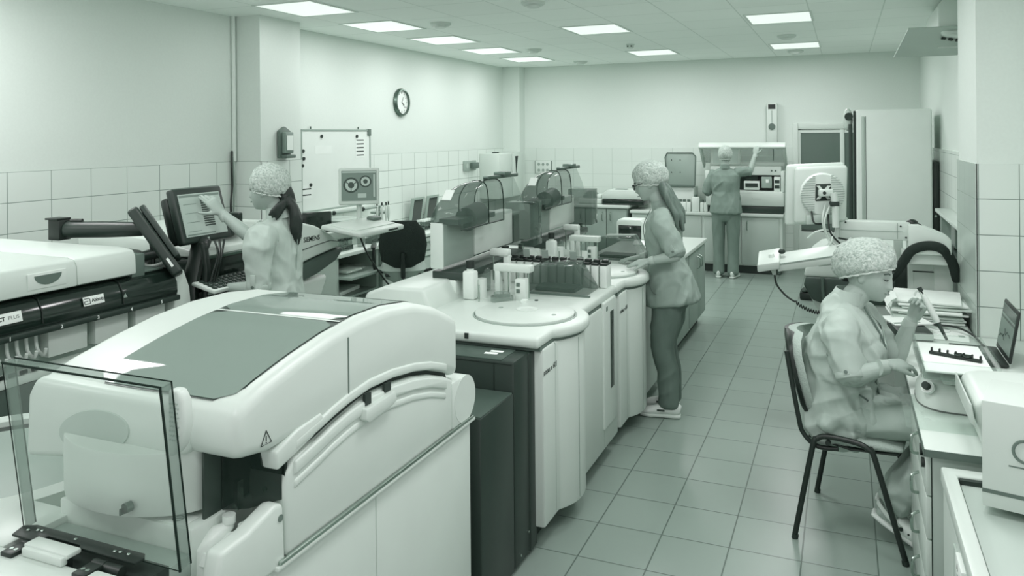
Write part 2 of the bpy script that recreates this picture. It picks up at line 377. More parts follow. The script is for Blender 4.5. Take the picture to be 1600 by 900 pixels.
# ------------------------------------------------------------------ things on the walls
def wall_clock():
    c = V((XL, 8.13, 2.267)); t = thing('wall_clock', 'round metal-rimmed wall clock on the left wall', 'clock', c)
    MB().lathe([(.165, 0), (.168, .02), (.155, .045), (.142, .048), (.138, .03), (.138, .012)], c, 40, (1, 0, 0)).build('clock_rim', 'dark_metal', t)
    MB().lathe([(0, .02), (.139, .02), (.139, .0), (0, 0)], c, 40, (1, 0, 0)).build('clock_face', 'paper', t)
    h = MB()
    for k in range(12):
        a = k * math.pi / 6; d = V((0, math.sin(a), math.cos(a)))
        h.obox(c + V((.0215, 0, 0)) + d * .112, (1, 0, 0), d, V((1, 0, 0)).cross(d), (.002, .022, .006))
    h.build('hour_marks', 'ink', t)
    for nm, a, L, wd in (('hour_hand', 2.15, .06, .008), ('minute_hand', .5, .07, .005), ('second_hand', 2.3, .1, .003)):
        d = V((0, math.sin(a), math.cos(a)))
        MB().obox(c + V((.0245, 0, 0)) + d * L / 2, (1, 0, 0), d, V((1, 0, 0)).cross(d), (.002, L, wd)).build(nm, 'ink', t)
wall_clock()
c = at(442, 224, X=-4.588); t = thing('wall_dispenser', 'grey wall dispenser on the white column', 'dispenser', c)
MB().prism([(c.y - .075, c.z - .13), (c.y + .075, c.z - .13), (c.y + .075, c.z + .11), (c.y, c.z + .15), (c.y - .075, c.z + .11)], 0, -4.592, -4.56, .006).build('backplate', 'mid_plastic', t)
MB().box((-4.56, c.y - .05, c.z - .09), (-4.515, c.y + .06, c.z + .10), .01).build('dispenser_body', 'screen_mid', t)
MB().box((-4.515, c.y - .035, c.z - .06), (-4.51, c.y + .045, c.z + .07)).build('front_label', 'paper', t)
MB().box((-4.56, c.y - .06, c.z - .13), (-4.50, c.y + .07, c.z - .10), .006).build('lip_tray', 'mid_plastic', t)
# cable bundle hanging by the column
t = thing('wall_cable', 'dark cable bundle hanging down the wall beside the column', 'cable', (XL + .02, 5.3, 1.2))
MB().tube([(XL + .02, 5.30, 1.75), (XL + .035, 5.28, 1.6), (XL + .03, 5.29, 1.45), (XL + .05, 5.25, 1.3), (XL + .03, 5.28, 1.15)], .009, smooth=5).build('cable_strand', 'black_plastic', t)
MB().tube([(XL + .02, 5.31, 1.7), (XL + .03, 5.315, 1.5), (XL + .03, 5.31, 1.3), (XL + .03, 5.30, 1.16)], .007, smooth=5).build('cable_strand', 'grey_plastic', t)
# whiteboard
y0, y1, z0, z1 = 6.24, 7.42, 1.14, 1.925; x = XL + .014
t = thing('whiteboard', 'white magnetic board with black magnets on the left wall', 'whiteboard', (x, (y0 + y1) / 2, z0))
MB().box((x, y0, z0), (x + .012, y1, z1)).build('board_panel', 'fridge_white', t)
for a, b in (((y0 - .015, z1), (y1 + .015, z1 + .018)), ((y0 - .015, z0 - .018), (y1 + .015, z0)), ((y0 - .015, z0), (y0, z1)), ((y1, z0), (y1 + .015, z1))):
    MB().box((x, a[0], a[1]), (x + .02, b[0], b[1]), .002).build('board_frame', 'grey_plastic', t)
MB().box((x, y1 - .04, z1 - .05), (x + .024, y1 + .02, z1 + .022)).build('corner_cap', 'mid_plastic', t)
MB().box((x, y0, z0 - .05), (x + .07, y1, z0 - .018), .006).build('pen_tray', 'cream_plastic', t)
for k in (.12, .82): MB().cyl((x + .01, y0 + (y1 - y0) * k, z1 + .015), (x + .01, y0 + (y1 - y0) * k, z1 + .045), .008).build('hanging_hook', 'dark_metal', t)
def on_board(px, py): return at(px, py, X=x + .012)
for k, (px, py) in enumerate([(473, 236), (474, 248), (472, 259), (485, 289), (502, 213), (557, 213)]):
    p = on_board(px, py)
    solo(MB().cyl(p, p + V((.012, 0, 0)), .017, n=16), 'magnet', 'ink', ['round black magnet on the whiteboard, top of the three near its left edge', 'round black magnet on the whiteboard, middle of the three near its left edge',
         'round black magnet on the whiteboard, lowest of the three near its left edge', 'round black magnet holding the notes low on the whiteboard', 'round black magnet in the middle of the whiteboard top', 'round black magnet above the list on the whiteboard'][k], 'magnet', 'black magnets on the whiteboard')
def note(px0, py0, px1, py1, lines, label, mat='paper'):
    a, b = on_board(px0, py0), on_board(px1, py1); zt, zb = a.z, b.z
    t = thing('paper_note', label, 'note', (x + .013, a.y, zb), group='notes on the whiteboard')
    MB().box((x + .012, a.y, zb), (x + .0135, b.y, zt)).build('note_sheet', mat, t)
    if lines:
        m = MB()
        for k in range(lines):
            zz = zt - (k + .7) * (zt - zb) / (lines + .4); m.box((x + .0135, a.y + .02, zz - .006), (x + .0145, b.y - .02, zz + .006))
        m.build('note_lines', 'ink', t)
note(555, 215, 570, 246, 5, 'narrow paper list with dark rules at the upper right of the whiteboard')
note(470, 290, 488, 310, 2, 'small paper note with two dark lines low on the whiteboard')
note(492, 228, 518, 240, 0, 'blank paper strip in the middle of the whiteboard')
# wall cabinet, socket boxes, poster at the far left corner
t = thing('wall_cabinet', 'white wall cabinet hung in the far left corner', 'cabinet', (XL, 10.9, 1.0))
MB().box((XL + .013, 10.3, .95), (XL + .33, 11.17, 1.60), .006).build('cabinet_body', 'white_plastic', t)
for a, b in ((10.31, 10.72), (10.74, 11.16)):
    dr = MB().box((XL + .33, a, .96), (XL + .345, b, 1.59), .004).build('cabinet_door', 'white_plastic', t)
MB().prism([(10.84, 1.55), (10.95, 1.55), (10.87, 1.28)], 0, XL + .345, XL + .347).build('triangle_sticker', 'ink', t)
MB().box((XL + .1, 10.55, 1.60), (XL + .16, 10.66, 1.615)).build('top_catch', 'ink', t)
c = V((XL + .013, 9.94, 1.44)); t = thing('socket_box', 'grey wall socket box with a plugged adaptor on the left tiles', 'socket', c)
MB().box((c.x, c.y - .18, c.z - .07), (c.x + .03, c.y + .19, c.z + .07), .006).build('socket_plate', 'grey_plastic', t)
MB().box((c.x + .03, c.y - .02, c.z - .04), (c.x + .1, c.y + .14, c.z + .045), .012).build('adaptor', 'mid_plastic', t)
MB().cyl((c.x + .03, c.y - .1, c.z), (c.x + .034, c.y - .1, c.z), .035, n=20).build('socket_face', 'cabinet_pale', t)
c = V((-4.29, YB - .014, 1.4)); t = thing('socket_board', 'white panel of six sockets on the back wall tiles', 'socket', c)
MB().box((-4.42, YB - .03, 1.27), (-4.16, YB - .012, 1.46), .004).build('socket_plate', 'cream_plastic', t)
for i in range(3):
    for j in range(2):
        p = V((-4.36 + i * .07, YB - .03, 1.32 + j * .09)); MB().cyl(p, p + V((0, -.005, 0)), .022, n=16).build('socket_face', 'grey_plastic', t)
MB().box((-4.425, YB - .032, 1.27), (-4.418, YB - .012, 1.465)).box((-4.162, YB - .032, 1.27), (-4.155, YB - .012, 1.465)).build('edge_strip', 'mid_plastic', t)
# ozone lamp type device high on the back wall
t = thing('wall_recirculator', 'tall narrow wall device with a dark window above the open analyser', 'wall device', (-.9, YB - .01, 1.78))
MB().box((-.985, YB - .09, 1.72), (-.85, YB - .012, 2.27), .012).build('device_body', 'cream_plastic', t)
MB().box((-.965, YB - .094, 2.19), (-.87, YB - .088, 2.255)).build('display_window', 'gloss_black', t)
MB().lathe([(.045, 0), (.045, .012), (.03, .014), (0, .014)], (-.918, YB - .09, 1.95), 24, (0, -1, 0)).build('dial', 'mid_plastic', t)
MB().cyl((-.918, YB - .09, 2.0), (-.918, YB - .094, 2.17), .004).build('scale_mark', 'grey_plastic', t)
# air conditioner and its deflector on the right wall
t = thing('air_conditioner', 'white split air conditioner high on the right wall', 'air conditioner', (.8, 7.2, 2.55))
MB().prism([(.665, 2.66), (.70, 2.60), (.9, 2.56), (.9, 2.90), (.72, 2.90), (.665, 2.84)], 1, 6.85, 7.75, .02, 3).build('unit_body', 'white_plastic', t)
v = MB()
for k in range(3): v.obox((.71 + k * .05, 7.3, 2.585 - k * .008), (0, 1, 0), (1, 0, -.2), (.2, 0, 1), (.8, .03, .012))
v.build('louvre', 'ink', t)
t = thing('air_deflector', 'thin white deflector board hung under the air conditioner', 'deflector', (.62, 7.0, 2.52))
MB().obox((.645, 6.98, 2.57), (1, .05, 0), (-.25, 1, -.55), (0, .5, 1), (.46, .40, .012), .003).build('deflector_board', 'cabinet_pale', t)
MB().obox((.80, 6.85, 2.62), (1, .05, 0), (0, 1, 0), (0, 0, 1), (.12, .02, .015)).build('deflector_bracket', 'white_plastic', t)
MB().obox((.78, 7.05, 2.53), (1, .05, 0), (0, 1, 0), (0, 0, 1), (.2, .02, .012)).build('deflector_bracket', 'white_plastic', t)
# ================================================================== THE LONG WHITE ANALYSER LINE IN THE MIDDLE
MX = -1.25
def bulge(y0, r, x0, ya, yb, xr=-2.2, n=10):
    cy, cx = y0 + .42, -1.49
    a = math.acos((x0 - cx) / r); P_ = [(xr, ya), (x0, ya)]
    P_ += [(cx + r * math.cos(-a + 2 * a * k / n), cy + r * math.sin(-a + 2 * a * k / n)) for k in range(n + 1)]
    return P_ + [(x0, yb), (xr, yb)]
def analyser_module(y0):
    t = thing('analyser_module', 'nearer white analyser module with the dark end cabinet against it and open lid', 'analyser', (-1.7, y0, 0), 'white analyser modules with raised lids')
    MB().box((-2.15, y0 + .06, 0), (-1.34, y0 + 1.27, .11)).build('plinth', 'charcoal_panel', t)
    MB().prism(bulge(y0, .30, MX, y0 + .05, y0 + 1.285), 2, .10, .905, .014).build('cabinet_body', 'white_plastic', t)
    MB().prism(bulge(y0, .30, MX - .01, y0 + .03, y0 + 1.29), 2, .90, .918).build('shadow_gap', 'mid_plastic', t)
    MB().prism(bulge(y0, .325, MX - .005, y0, y0 + 1.295), 2, .915, .968, .018, 3).build('deck', 'white_plastic', t)
    s = MB()
    for yy in (.20, 1.00): s.box((MX - .01, y0 + yy - .0015, .12), (MX + .0006, y0 + yy + .0015, .90))
    s.cyl((-1.49 + .3006 * math.cos(-.15), y0 + .42 + .3006 * math.sin(-.15), .12), (-1.49 + .3006 * math.cos(-.15), y0 + .42 + .3006 * math.sin(-.15), .89), .002, n=6)
    s.build('panel_seam', 'grey_plastic', t)
    MB().box((MX - .01, y0 + .97, .22), (MX + .012, y0 + 1.22, .93), .02, 3).build('window_panel', 'white_plastic', t)
    MB().box((MX - .005, y0 + 1.09, .42), (MX + .0135, y0 + 1.165, .86), .004).build('window_strip', 'gloss_black', t)
    MB().box((MX, y0 + 1.01, .875), (MX + .013, y0 + 1.04, .90)).build('warning_mark', 'ink_soft', t)
    MB().text('cobas e 601', (MX + .0008, y0 + .135, .80), (0, 1, 0), (0, 0, 1), .036, .0006).build('lettering', 'ink', t)
    c = V((-1.49, y0 + .42, .968))
    MB().lathe([(.262, 0), (.262, .003), (.255, .004), (.252, .0)], c, 48).build('cover_groove', 'grey_plastic', t)
    MB().lathe([(.25, 0), (.25, .012), (.24, .017), (0, .017)], c, 48).build('carousel_cover', 'white_plastic', t)
    MB().lathe([(.055, .0), (.055, .02), (.045, .0195), (.03, .016), (0, .016)], c + V((.0, .03, 0)), 24).build('cover_grip', 'cream_plastic', t)
    for dx, dy in ((-.14, .02), (.17, -.04)): MB().cyl(c + V((dx, dy, .016)), c + V((dx, dy, .019)), .012, n=12).build('screw_cap', 'grey_plastic', t)
    MB().box((-1.62, y0 - .003, .935), (-1.60, y0 + .004, .96)).build('edge_latch', 'ink', t)
    MB().prism([(-2.42, .86), (-2.37, 1.03), (-2.25, 1.075), (-2.02, 1.075), (-1.97, .97), (-1.97, .86)], 1, y0 + .32, y0 + .95, .02, 3).build('raised_cover', 'white_plastic', t)
    MB().box((-2.42, y0 + .05, 0), (-2.18, y0 + 1.28, .93), .02).build('rear_body', 'white_plastic', t)
    MB().box((-2.22, y0 + .62, .96), (-1.98, y0 + 1.28, 1.07), .012).build('lid_support', 'cream_plastic', t)
    # raised lid
    ya, yb = y0 + .605, y0 + 1.585
    MB().box((-2.13, ya + .02, 1.07), (-1.93, yb, 1.115), .006).build('lid_rail', 'dark_plastic', t)
    MB().box((-2.13, ya, 1.13), (-2.05, ya + .012, 1.385), .004).build('lid_end', 'white_plastic', t)
    MB().box((-2.13, ya + .4, 1.15), (-2.045, yb, 1.375), .008).build('lid_panel', 'white_plastic', t)
    MB().box((-2.11, ya + .012, 1.14), (-2.052, ya + .4, 1.372), .004).build('lid_window', 'cabinet_grey', t)
    arch = [(-2.13, 1.372), (-2.132, 1.46), (-2.12, 1.52), (-2.08, 1.575), (-2.02, 1.60), (-1.96, 1.585), (-1.94, 1.52), (-1.935, 1.42), (-1.935, 1.35)]
    sp_ = [p for p in spline([V((x, 0, z)) for x, z in arch], 4)]
    g = MB(); g.grid([[V((p.x, ya + dy, 1.36 + (p.z - 1.36) * kk)) for p in sp_] for dy, kk in ((.0, .08), (.004, .28), (.018, .48), (.045, .66), (.09, .81), (.15, .91), (.22, .97), (.30, 1), (.40, 1), (.58, 1))])
    hood = g.build('lid_hood', 'smoke_acrylic', t)
    for yy in (ya + .36, ya + .58): MB().tube([V((p.x, yy, p.z)) for p in sp_], .0035, 6).build('hood_rim', 'edge_acrylic', hood)
    MB().tube([(-2.13, ya, 1.375), (-2.13, ya + .58, 1.375)], .004, 6).tube([(-1.935, ya, 1.35), (-1.935, ya + .58, 1.35)], .005, 6).build('hood_edge', 'dark_plastic', hood)
    MB().obox((-2.045, ya + .058, 1.535), (1, 0, 0), (0, .72, .69), (0, -.69, .72), (.055, .075, .004)).build('hood_label', 'paper', hood)
    MB().cyl((-2.03, ya + .25, 1.38), (-2.03, ya + .42, 1.40), .07, n=20).build('hood_motor', 'mid_plastic', t)
    MB().box((-2.10, ya + .05, 1.37), (-1.98, ya + .55, 1.40)).build('hood_floor', 'mid_plastic', t)
    MB().box((-2.0, ya + .42, 1.60), (-1.96, ya + .88, 1.622), .005).box((-2.02, ya + .62, 1.61), (-1.94, ya + .72, 1.64), .006).build('lid_latch', 'dark_metal', t)
    MB().grid([[(-1.98, ya + .6, 1.595), (-1.98, ya + .85, 1.595)], [(-1.95, ya + .6, 1.50), (-1.94, ya + .88, 1.48)], [(-1.94, ya + .6, 1.38), (-1.93, ya + .92, 1.38)]]).build('inner_visor', 'pale_acrylic', t)
    MB().box((-2.10, yb + .005, 1.13), (-1.90, yb + .17, 1.42), .006).build('side_guard', 'smoke_acrylic', t)
    MB().box((-2.02, yb + .03, .97), (-1.99, yb + .06, 1.14)).build('guard_post', 'metal', t)
    # deck gear: pipetting gantry, sample arm, wash station
    def B(nm, mat, *bx):
        m = MB()
        for a, b, r in bx: m.box(a, b, r)
        return m.build(nm, mat, t)
    g = B('pipetting_gantry', 'white_plastic', ((-1.80, y0 + .72, 1.115), (-1.58, y0 + .79, 1.155), .008), ((-1.79, y0 + .72, .965), (-1.76, y0 + .76, 1.12), .004))
    MB().cyl((-1.72, y0 + .75, 1.0), (-1.72, y0 + .75, 1.12), .004).cyl((-1.66, y0 + .75, .985), (-1.66, y0 + .75, 1.12), .004).cyl((-1.60, y0 + .75, .975), (-1.60, y0 + .75, 1.12), .006).build('pipette_probe', 'metal', g)
    a = B('sample_arm', 'cream_plastic', ((-1.92, y0 + .93, 1.165), (-1.80, y0 + .99, 1.205), .012), ((-1.835, y0 + .94, .965), (-1.80, y0 + .98, 1.17), .006))
    MB().cyl((-1.905, y0 + .96, 1.02), (-1.905, y0 + .96, 1.17), .005).build('arm_rod', 'metal', a)
    st = B('wash_station', 'cream_plastic', ((-1.66, y0 + .70, .965), (-1.60, y0 + .76, 1.085), .004)); B('probe_rest', 'cream_plastic', ((-1.58, y0 + .58, .965), (-1.55, y0 + .62, 1.0), .004))
    MB().box((-1.652, y0 + .697, 1.045), (-1.632, y0 + .70, 1.065)).box((-1.652, y0 + .697, 1.01), (-1.632, y0 + .70, 1.03)).build('station_window', 'mid_plastic', st)
    MB().cyl((-1.72, y0 + .66, .966), (-1.72, y0 + .66, .995), .062, n=28).cyl((-1.72, y0 + .66, .995), (-1.72, y0 + .66, 1.015), .045, n=28).build('wash_cup', 'pale_acrylic', t)
    MB().cyl((-1.86, y0 + .70, .966), (-1.86, y0 + .70, 1.075), .028, n=20).build('syringe_column', 'cream_plastic', t)
    MB().cyl((-1.885, y0 + .64, .966), (-1.885, y0 + .64, 1.05), .004).cyl((-1.83, y0 + .60, .966), (-1.83, y0 + .60, 1.06), .004).build('level_rod', 'metal', t)
    MB().box((-1.95, y0 + .76, .966), (-1.90, y0 + .80, 1.02), .004).cyl((-1.52, y0 + .66, .966), (-1.52, y0 + .66, .99), .01).build('valve_block', 'dark_plastic', t)
    MB().cyl((-1.96, y0 + .92, .966), (-1.96, y0 + .92, 1.08), .05, n=24).ball((-1.96, y0 + .92, 1.08), (.05, .05, .02)).build('mixer_dome', 'pale_acrylic', t)
    MB().prism([(-1.68, .966), (-1.68, 1.09), (-1.63, 1.125), (-1.42, 1.13), (-1.33, .99), (-1.33, .966)], 1, y0 + .92, y0 + 1.16, .004).build('reagent_cover', 'smoke_acrylic', t)
    MB().box((-1.66, y0 + 1.0, .966), (-1.42, y0 + 1.14, .99)).build('cover_tray', 'mid_plastic', t)
    MB().box((-1.70, y0 + .90, .966), (-1.30, y0 + .915, .978)).build('cover_edge', 'mid_plastic', t)
    return t
m1 = analyser_module(3.25)
m2 = dup(m1, (-1.7, 4.55, 0), 'farther white analyser module the standing woman leans on, its lid raised')
# dark end cabinet and low step
t = thing('end_cabinet', 'dark grey end cabinet at the near end of the analyser line', 'cabinet', (-1.75, 3.2, 0))
MB().box((-2.2, 3.075, .02), (-1.30, 3.25, .905), .012).box((-2.2, 3.24, .02), (-1.295, 3.32, .90), .008).build('cabinet_body', 'charcoal_panel', t)
MB().box((-2.18, 3.08, .900), (-1.36, 3.24, .909), .003).build('top_panel', 'slate_panel', t)
s = MB()
for xx in (-1.395, -1.60): s.box((xx, 3.0735, .62 if xx < -1.5 else .03), (xx + .003, 3.076, .89))
s.box((-2.2, 3.0735, .89), (-1.31, 3.076, .893)); s.build('panel_seam', 'black_plastic', t)
for k in (0, 1): MB().obox((-1.44 - .0 + k * .012, 3.15 + k * .035, .910), (1, .1, 0), (-.1, 1, 0), (0, 0, 1), (.06, .024, .002)).build('label_sticker', 'paper', t)
MB().cyl((-1.2995, 3.22, .12), (-1.296, 3.22, .12), .006).cyl((-1.2995, 3.13, .06), (-1.296, 3.13, .06), .006).build('screw', 'metal', t)
t = thing('step_cabinet', 'low charcoal cabinet between the foreground analyser and the dark end cabinet', 'cabinet', (-1.75, 2.9, 0))
MB().box((-2.2, 2.74, .02), (-1.30, 3.068, .775), .008).build('cabinet_body', 'charcoal_panel', t)
MB().box((-2.2, 2.75, .770), (-1.305, 3.065, .779), .003).build('top_panel', 'slate_panel', t)
MB().cyl((-1.301, 2.9, .05), (-1.297, 2.9, .05), .006).build('screw', 'metal', t)

# bottles and reagent packs standing on the decks
def deck_bottle(x, y, label):
    t = thing('reagent_bottle', label, 'bottle', (x, y, .968), 'tall white reagent bottles on the analyser decks')
    MB().box((x - .036, y - .03, .968), (x + .036, y + .03, 1.125), .012).cyl((x, y, 1.12), (x, y, 1.145), .02, n=16).build('bottle_body', 'bottle_white', t)
    MB().cyl((x, y, 1.138), (x, y, 1.178), .024, n=18).build('bottle_cap', 'black_plastic', t)
    return t
bt = deck_bottle(-1.905, 3.90, 'tall square white bottle with black cap on the nearer analyser deck')
dup(bt, (-1.905, 5.20, .968), 'tall square white bottle with black cap on the farther analyser deck')
dup(bt, (-1.955, 4.50, .968), 'tall square white bottle with black cap at the left end of the reagent pack row')
def reagent_pack(x, y, label):
    t = thing('reagent_pack', label, 'reagent pack', (x, y, .968), 'reagent packs in a row across the analyser')
    MB().box((x - .021, y - .05, .968), (x + .021, y + .05, 1.098), .005).build('pack_body', 'bottle_white', t)
    MB().box((x - .0215, y - .05, 1.098), (x + .0215, y + .05, 1.112), .003).box((x - .018, y - .012, 1.11), (x + .018, y + .02, 1.128), .003).build('pack_lid', 'black_plastic', t)
    return t
rp = reagent_pack(-1.885, 4.49, 'white reagent pack with black lid, leftmost of the row')
ORD = ['second', 'third', 'fourth', 'fifth', 'sixth', 'seventh', 'eighth', 'ninth', 'tenth', 'eleventh', 'twelfth']
for k in range(11):
    o = dup(rp, (-1.885 + .0525 * (k + 1), 4.49, .968), f'white reagent pack with black lid, {ORD[k]} from the left in the row' if k < 10 else 'white reagent pack with black lid at the right end of the row')
for k, (x, g_) in enumerate([(-1.80, 0), (-1.68, 1), (-1.50, 2)]):
    solo(MB().obox((x, 4.47, 1.145), (1, .2, 0), (-.2, 1, .2), (0, -.2, 1), (.04, .004, .05)), 'lifted_flap', 'grey_plastic', ['grey flap raised over the left reagent packs', 'grey flap raised over the middle reagent packs', 'grey flap raised beside the smoked cover'][k], 'flap', 'grey flaps over the reagent packs')
# ================================================================== ISLAND COUNTER BEHIND THE STANDING WOMAN
t = thing('island_cabinet', 'long grey island cabinet with white counter behind the standing woman', 'cabinet', (-1.65, 6.95, 0))
MB().box((-2.0, 5.92, .10), (-1.30, 7.93, .79), .004).build('carcass', 'counter_top', t)
MB().box((-1.98, 5.95, 0), (-1.36, 7.9, .10)).build('plinth', 'charcoal_panel', t)
MB().box((-2.03, 5.90, .79), (-1.27, 7.97, .825), .006).build('countertop', 'counter_top', t)
for a, b, hy in ((5.97, 6.46, 6.42), (6.48, 7.02, 6.52), (7.07, 7.50, 7.45), (7.51, 7.90, 7.56)):
    dr = MB().box((-1.302, a, .125), (-1.284, b, .775), .003).build('door', 'cabinet_grey', t)
    MB().tube([(-1.284, hy, .60), (-1.255, hy, .615), (-1.252, hy, .66), (-1.255, hy, .705), (-1.284, hy, .72)], .006, smooth=3).build('handle', 'metal', dr)
p = at(985, 376, Z=.825)
t = thing('label_printer', 'small white printer with glossy black front on the island counter', 'printer', (p.x, p.y, .825))
MB().prism([(p.x - .14, .825), (p.x - .14, 1.0), (p.x - .12, 1.03), (p.x + .10, 1.03), (p.x + .14, .98), (p.x + .14, .825)], 1, p.y, p.y + .22, .012).build('printer_body', 'white_plastic', t)
MB().box((p.x - .12, p.y - .004, .84), (p.x + .11, p.y + .01, .975), .02).build('front_panel', 'gloss_black', t)
MB().cyl((p.x, p.y - .005, .95), (p.x, p.y - .003, .95), .006).build('status_light', 'paper', t)
t = thing('paper_sheet', 'white sheets lying on the island counter by the printer', 'paper', (p.x + .2, p.y - .1, .826))
MB().obox((p.x + .18, p.y - .15, .831), (1, .2, 0), (-.2, 1, 0), (0, 0, 1), (.21, .297, .008)).build('sheet', 'paper', t)
# ================================================================== BACK WALL COUNTERS
def back_cab(x0, x1, ztop, yf, label, doors, mat, posts):
    t = thing('base_cabinet', label, 'cabinet', ((x0 + x1) / 2, (yf + YB) / 2, 0))
    MB().box((x0, yf + .02, .11), (x1, YB - .02, ztop - .04)).build('carcass', posts, t)
    MB().box((x0 + .03, yf + .07, 0), (x1 - .03, YB - .05, .11)).build('plinth', 'charcoal_panel', t)
    MB().box((x0 - .02, yf - .02, ztop - .04), (x1 + .02, YB - .014, ztop), .006).build('countertop', 'counter_top', t)
    for a, b, hx in doors:
        dr = MB().box((a, yf, .13), (b, yf + .02, ztop - .055), .003).build('door', mat, t)
        if hx is not None: MB().tube([(hx, yf, ztop - .22), (hx, yf - .03, ztop - .21), (hx, yf - .032, ztop - .16), (hx, yf - .03, ztop - .11), (hx, yf, ztop - .10)], .007, smooth=3).build('handle', 'metal', dr)
    return t
back_cab(-4.4, -2.82, .86, 10.8, 'grey base cabinet with metal handles in the far left corner of the back wall', [(-4.39, -4.0, None), (-3.99, -3.44, -3.5), (-3.43, -3.13, -3.18), (-3.12, -2.83, -3.06)], 'cabinet_grey', 'cabinet_grey')
back_cab(-2.76, -.76, .80, 10.8, 'pale base cabinet with white counter under the open analyser', [(-2.72, -1.80, None), (-1.76, -1.28, None), (-1.27, -.80, -1.20)], 'cabinet_pale', 'counter_top')
# bench instruments on the far left counter
t = thing('bench_tray_device', 'small white bench instrument with a domed clear cover on the far counter', 'instrument', (-3.4, 11.05, .86))
MB().box((-3.58, 10.92, .861), (-3.22, 11.2, .94), .02).build('device_base', 'white_plastic', t)
MB().ball((-3.42, 11.06, .95), (.13, .12, .09)).build('dome_cover', 'pale_acrylic', t)
MB().box((-3.32, 10.96, .94), (-3.24, 11.1, 1.0), .02).build('side_block', 'cream_plastic', t)
t = thing('centrifuge', 'white centrifuge with a black band on the far counter', 'centrifuge', (-2.93, 11.05, .86))
MB().box((-3.20, 10.86, .862), (-2.60, 11.3, .945), .01).build('black_band', 'gloss_black', t)
MB().prism([(-3.21, .945), (-3.19, 1.02), (-3.12, 1.075), (-2.70, 1.075), (-2.62, 1.02), (-2.60, .945)], 1, 10.85, 11.3, .015).build('lid', 'white_plastic', t)
MB().box((-3.02, 10.9, 1.075), (-2.85, 11.0, 1.085), .004).build('lid_window', 'mid_plastic', t)
# white bottles on the back counter
def back_bottle(x, y, h, w_, label):
    t = thing('white_bottle', label, 'bottle', (x, y, .80), 'white bottles beside the open analyser')
    MB().box((x - w_, y - .03, .80), (x + w_, y + .03, .80 + h), .012).build('bottle_body', 'bottle_white', t)
    MB().cyl((x, y, .79 + h), (x, y, .80 + h + .035), min(.022, w_ * .8), n=14).build('bottle_cap', 'mid_plastic', t)
    return t
for k, (px, h, w_) in enumerate([(1063, .13, .03), (1069, .13, .03), (1076, .13, .03), (1087, .20, .05), (1097, .13, .026), (1103, .13, .026), (1109, .13, .026)]):
    x = at(px, 330, Y=10.85).x
    back_bottle(x, 10.87, h, w_, 'large white bottle with grey cap, tallest beside the open analyser' if k == 3 else f'small white bottle on the back counter, {["nearest the standing woman", "second from the standing woman", "just left of the tallest bottle", "", "just right of the tallest bottle", "second to the right of the tallest bottle", "nearest the open analyser"][k]}')
# the open analyser
t = thing('open_analyser', 'white benchtop analyser with its lid up on the back counter', 'analyser', (-1.22, 11.0, .80))
MB().box((-1.72, 10.84, .802), (-.745, 11.3, .905), .012).build('dark_base', 'dark_plastic', t)
MB().prism([(-1.74, .90), (-1.74, 1.07), (-1.72, 1.09), (-.76, 1.09), (-.735, 1.07), (-.735, .90)], 1, 10.82, 11.3, .015).build('front_body', 'white_plastic', t)
MB().box((-1.36, 10.815, .905), (-1.33, 10.818, 1.04)).box((-1.36, 10.815, 1.04), (-1.33, 10.818, 1.043)).build('door_seam', 'grey_plastic', t)
MB().text('•  ———', (-1.08, 10.817, 1.0), (1, 0, 0), (0, 0, 1), .03, .0005).build('front_marking', 'grey_plastic', t)
MB().box((-1.74, 11.22, 1.085), (-.74, 11.3, 1.55), .01).build('back_panel', 'white_plastic', t)
MB().box((-1.76, 10.9, 1.085), (-1.70, 11.3, 1.36), .01).box((-.78, 10.9, 1.085), (-.735, 11.3, 1.36), .01).build('side_panel', 'white_plastic', t)
MB().box((-1.70, 10.98, 1.30), (-.78, 11.25, 1.42), .01).build('inner_shelf', 'cream_plastic', t)
MB().box((-1.70, 11.17, 1.09), (-.78, 11.215, 1.30)).build('mechanism_bay', 'dark_plastic', t)
for a, b, z0, z1, y in ((-1.26, -1.06, 1.10, 1.22, 11.0), (-1.70, -1.55, 1.12, 1.28, 11.0), (-.87, -.79, 1.09, 1.28, 10.95)): MB().box((a, y, z0), (b, 11.2, z1), .006).build('mechanism_block', 'cream_plastic', t)
for a, b, z0, z1, y in ((-1.24, -1.08, 1.235, 1.29, 11.03), (-1.24, -1.08, 1.14, 1.19, 10.99), (-1.68, -1.57, 1.16, 1.2, 10.99), (-.86, -.80, 1.13, 1.17, 10.945), (-.86, -.80, 1.2, 1.24, 10.945)): MB().box((a, y, z0), (b, y + .05, z1)).build('mechanism_slot', 'ink', t)
MB().box((-1.03, 10.98, 1.13), (-.90, 11.15, 1.28), .004).build('carriage', 'grey_plastic', t)
MB().box((-.975, 10.976, 1.2), (-.94, 10.98, 1.245)).build('label_plate', 'paper', t)
for x in (-1.62, -.9):
    for dx in (0, .05): MB().cyl((x + dx, 10.975, 1.36), (x + dx, 10.98, 1.36), .012, n=12).build('control_button', 'mid_plastic', t)
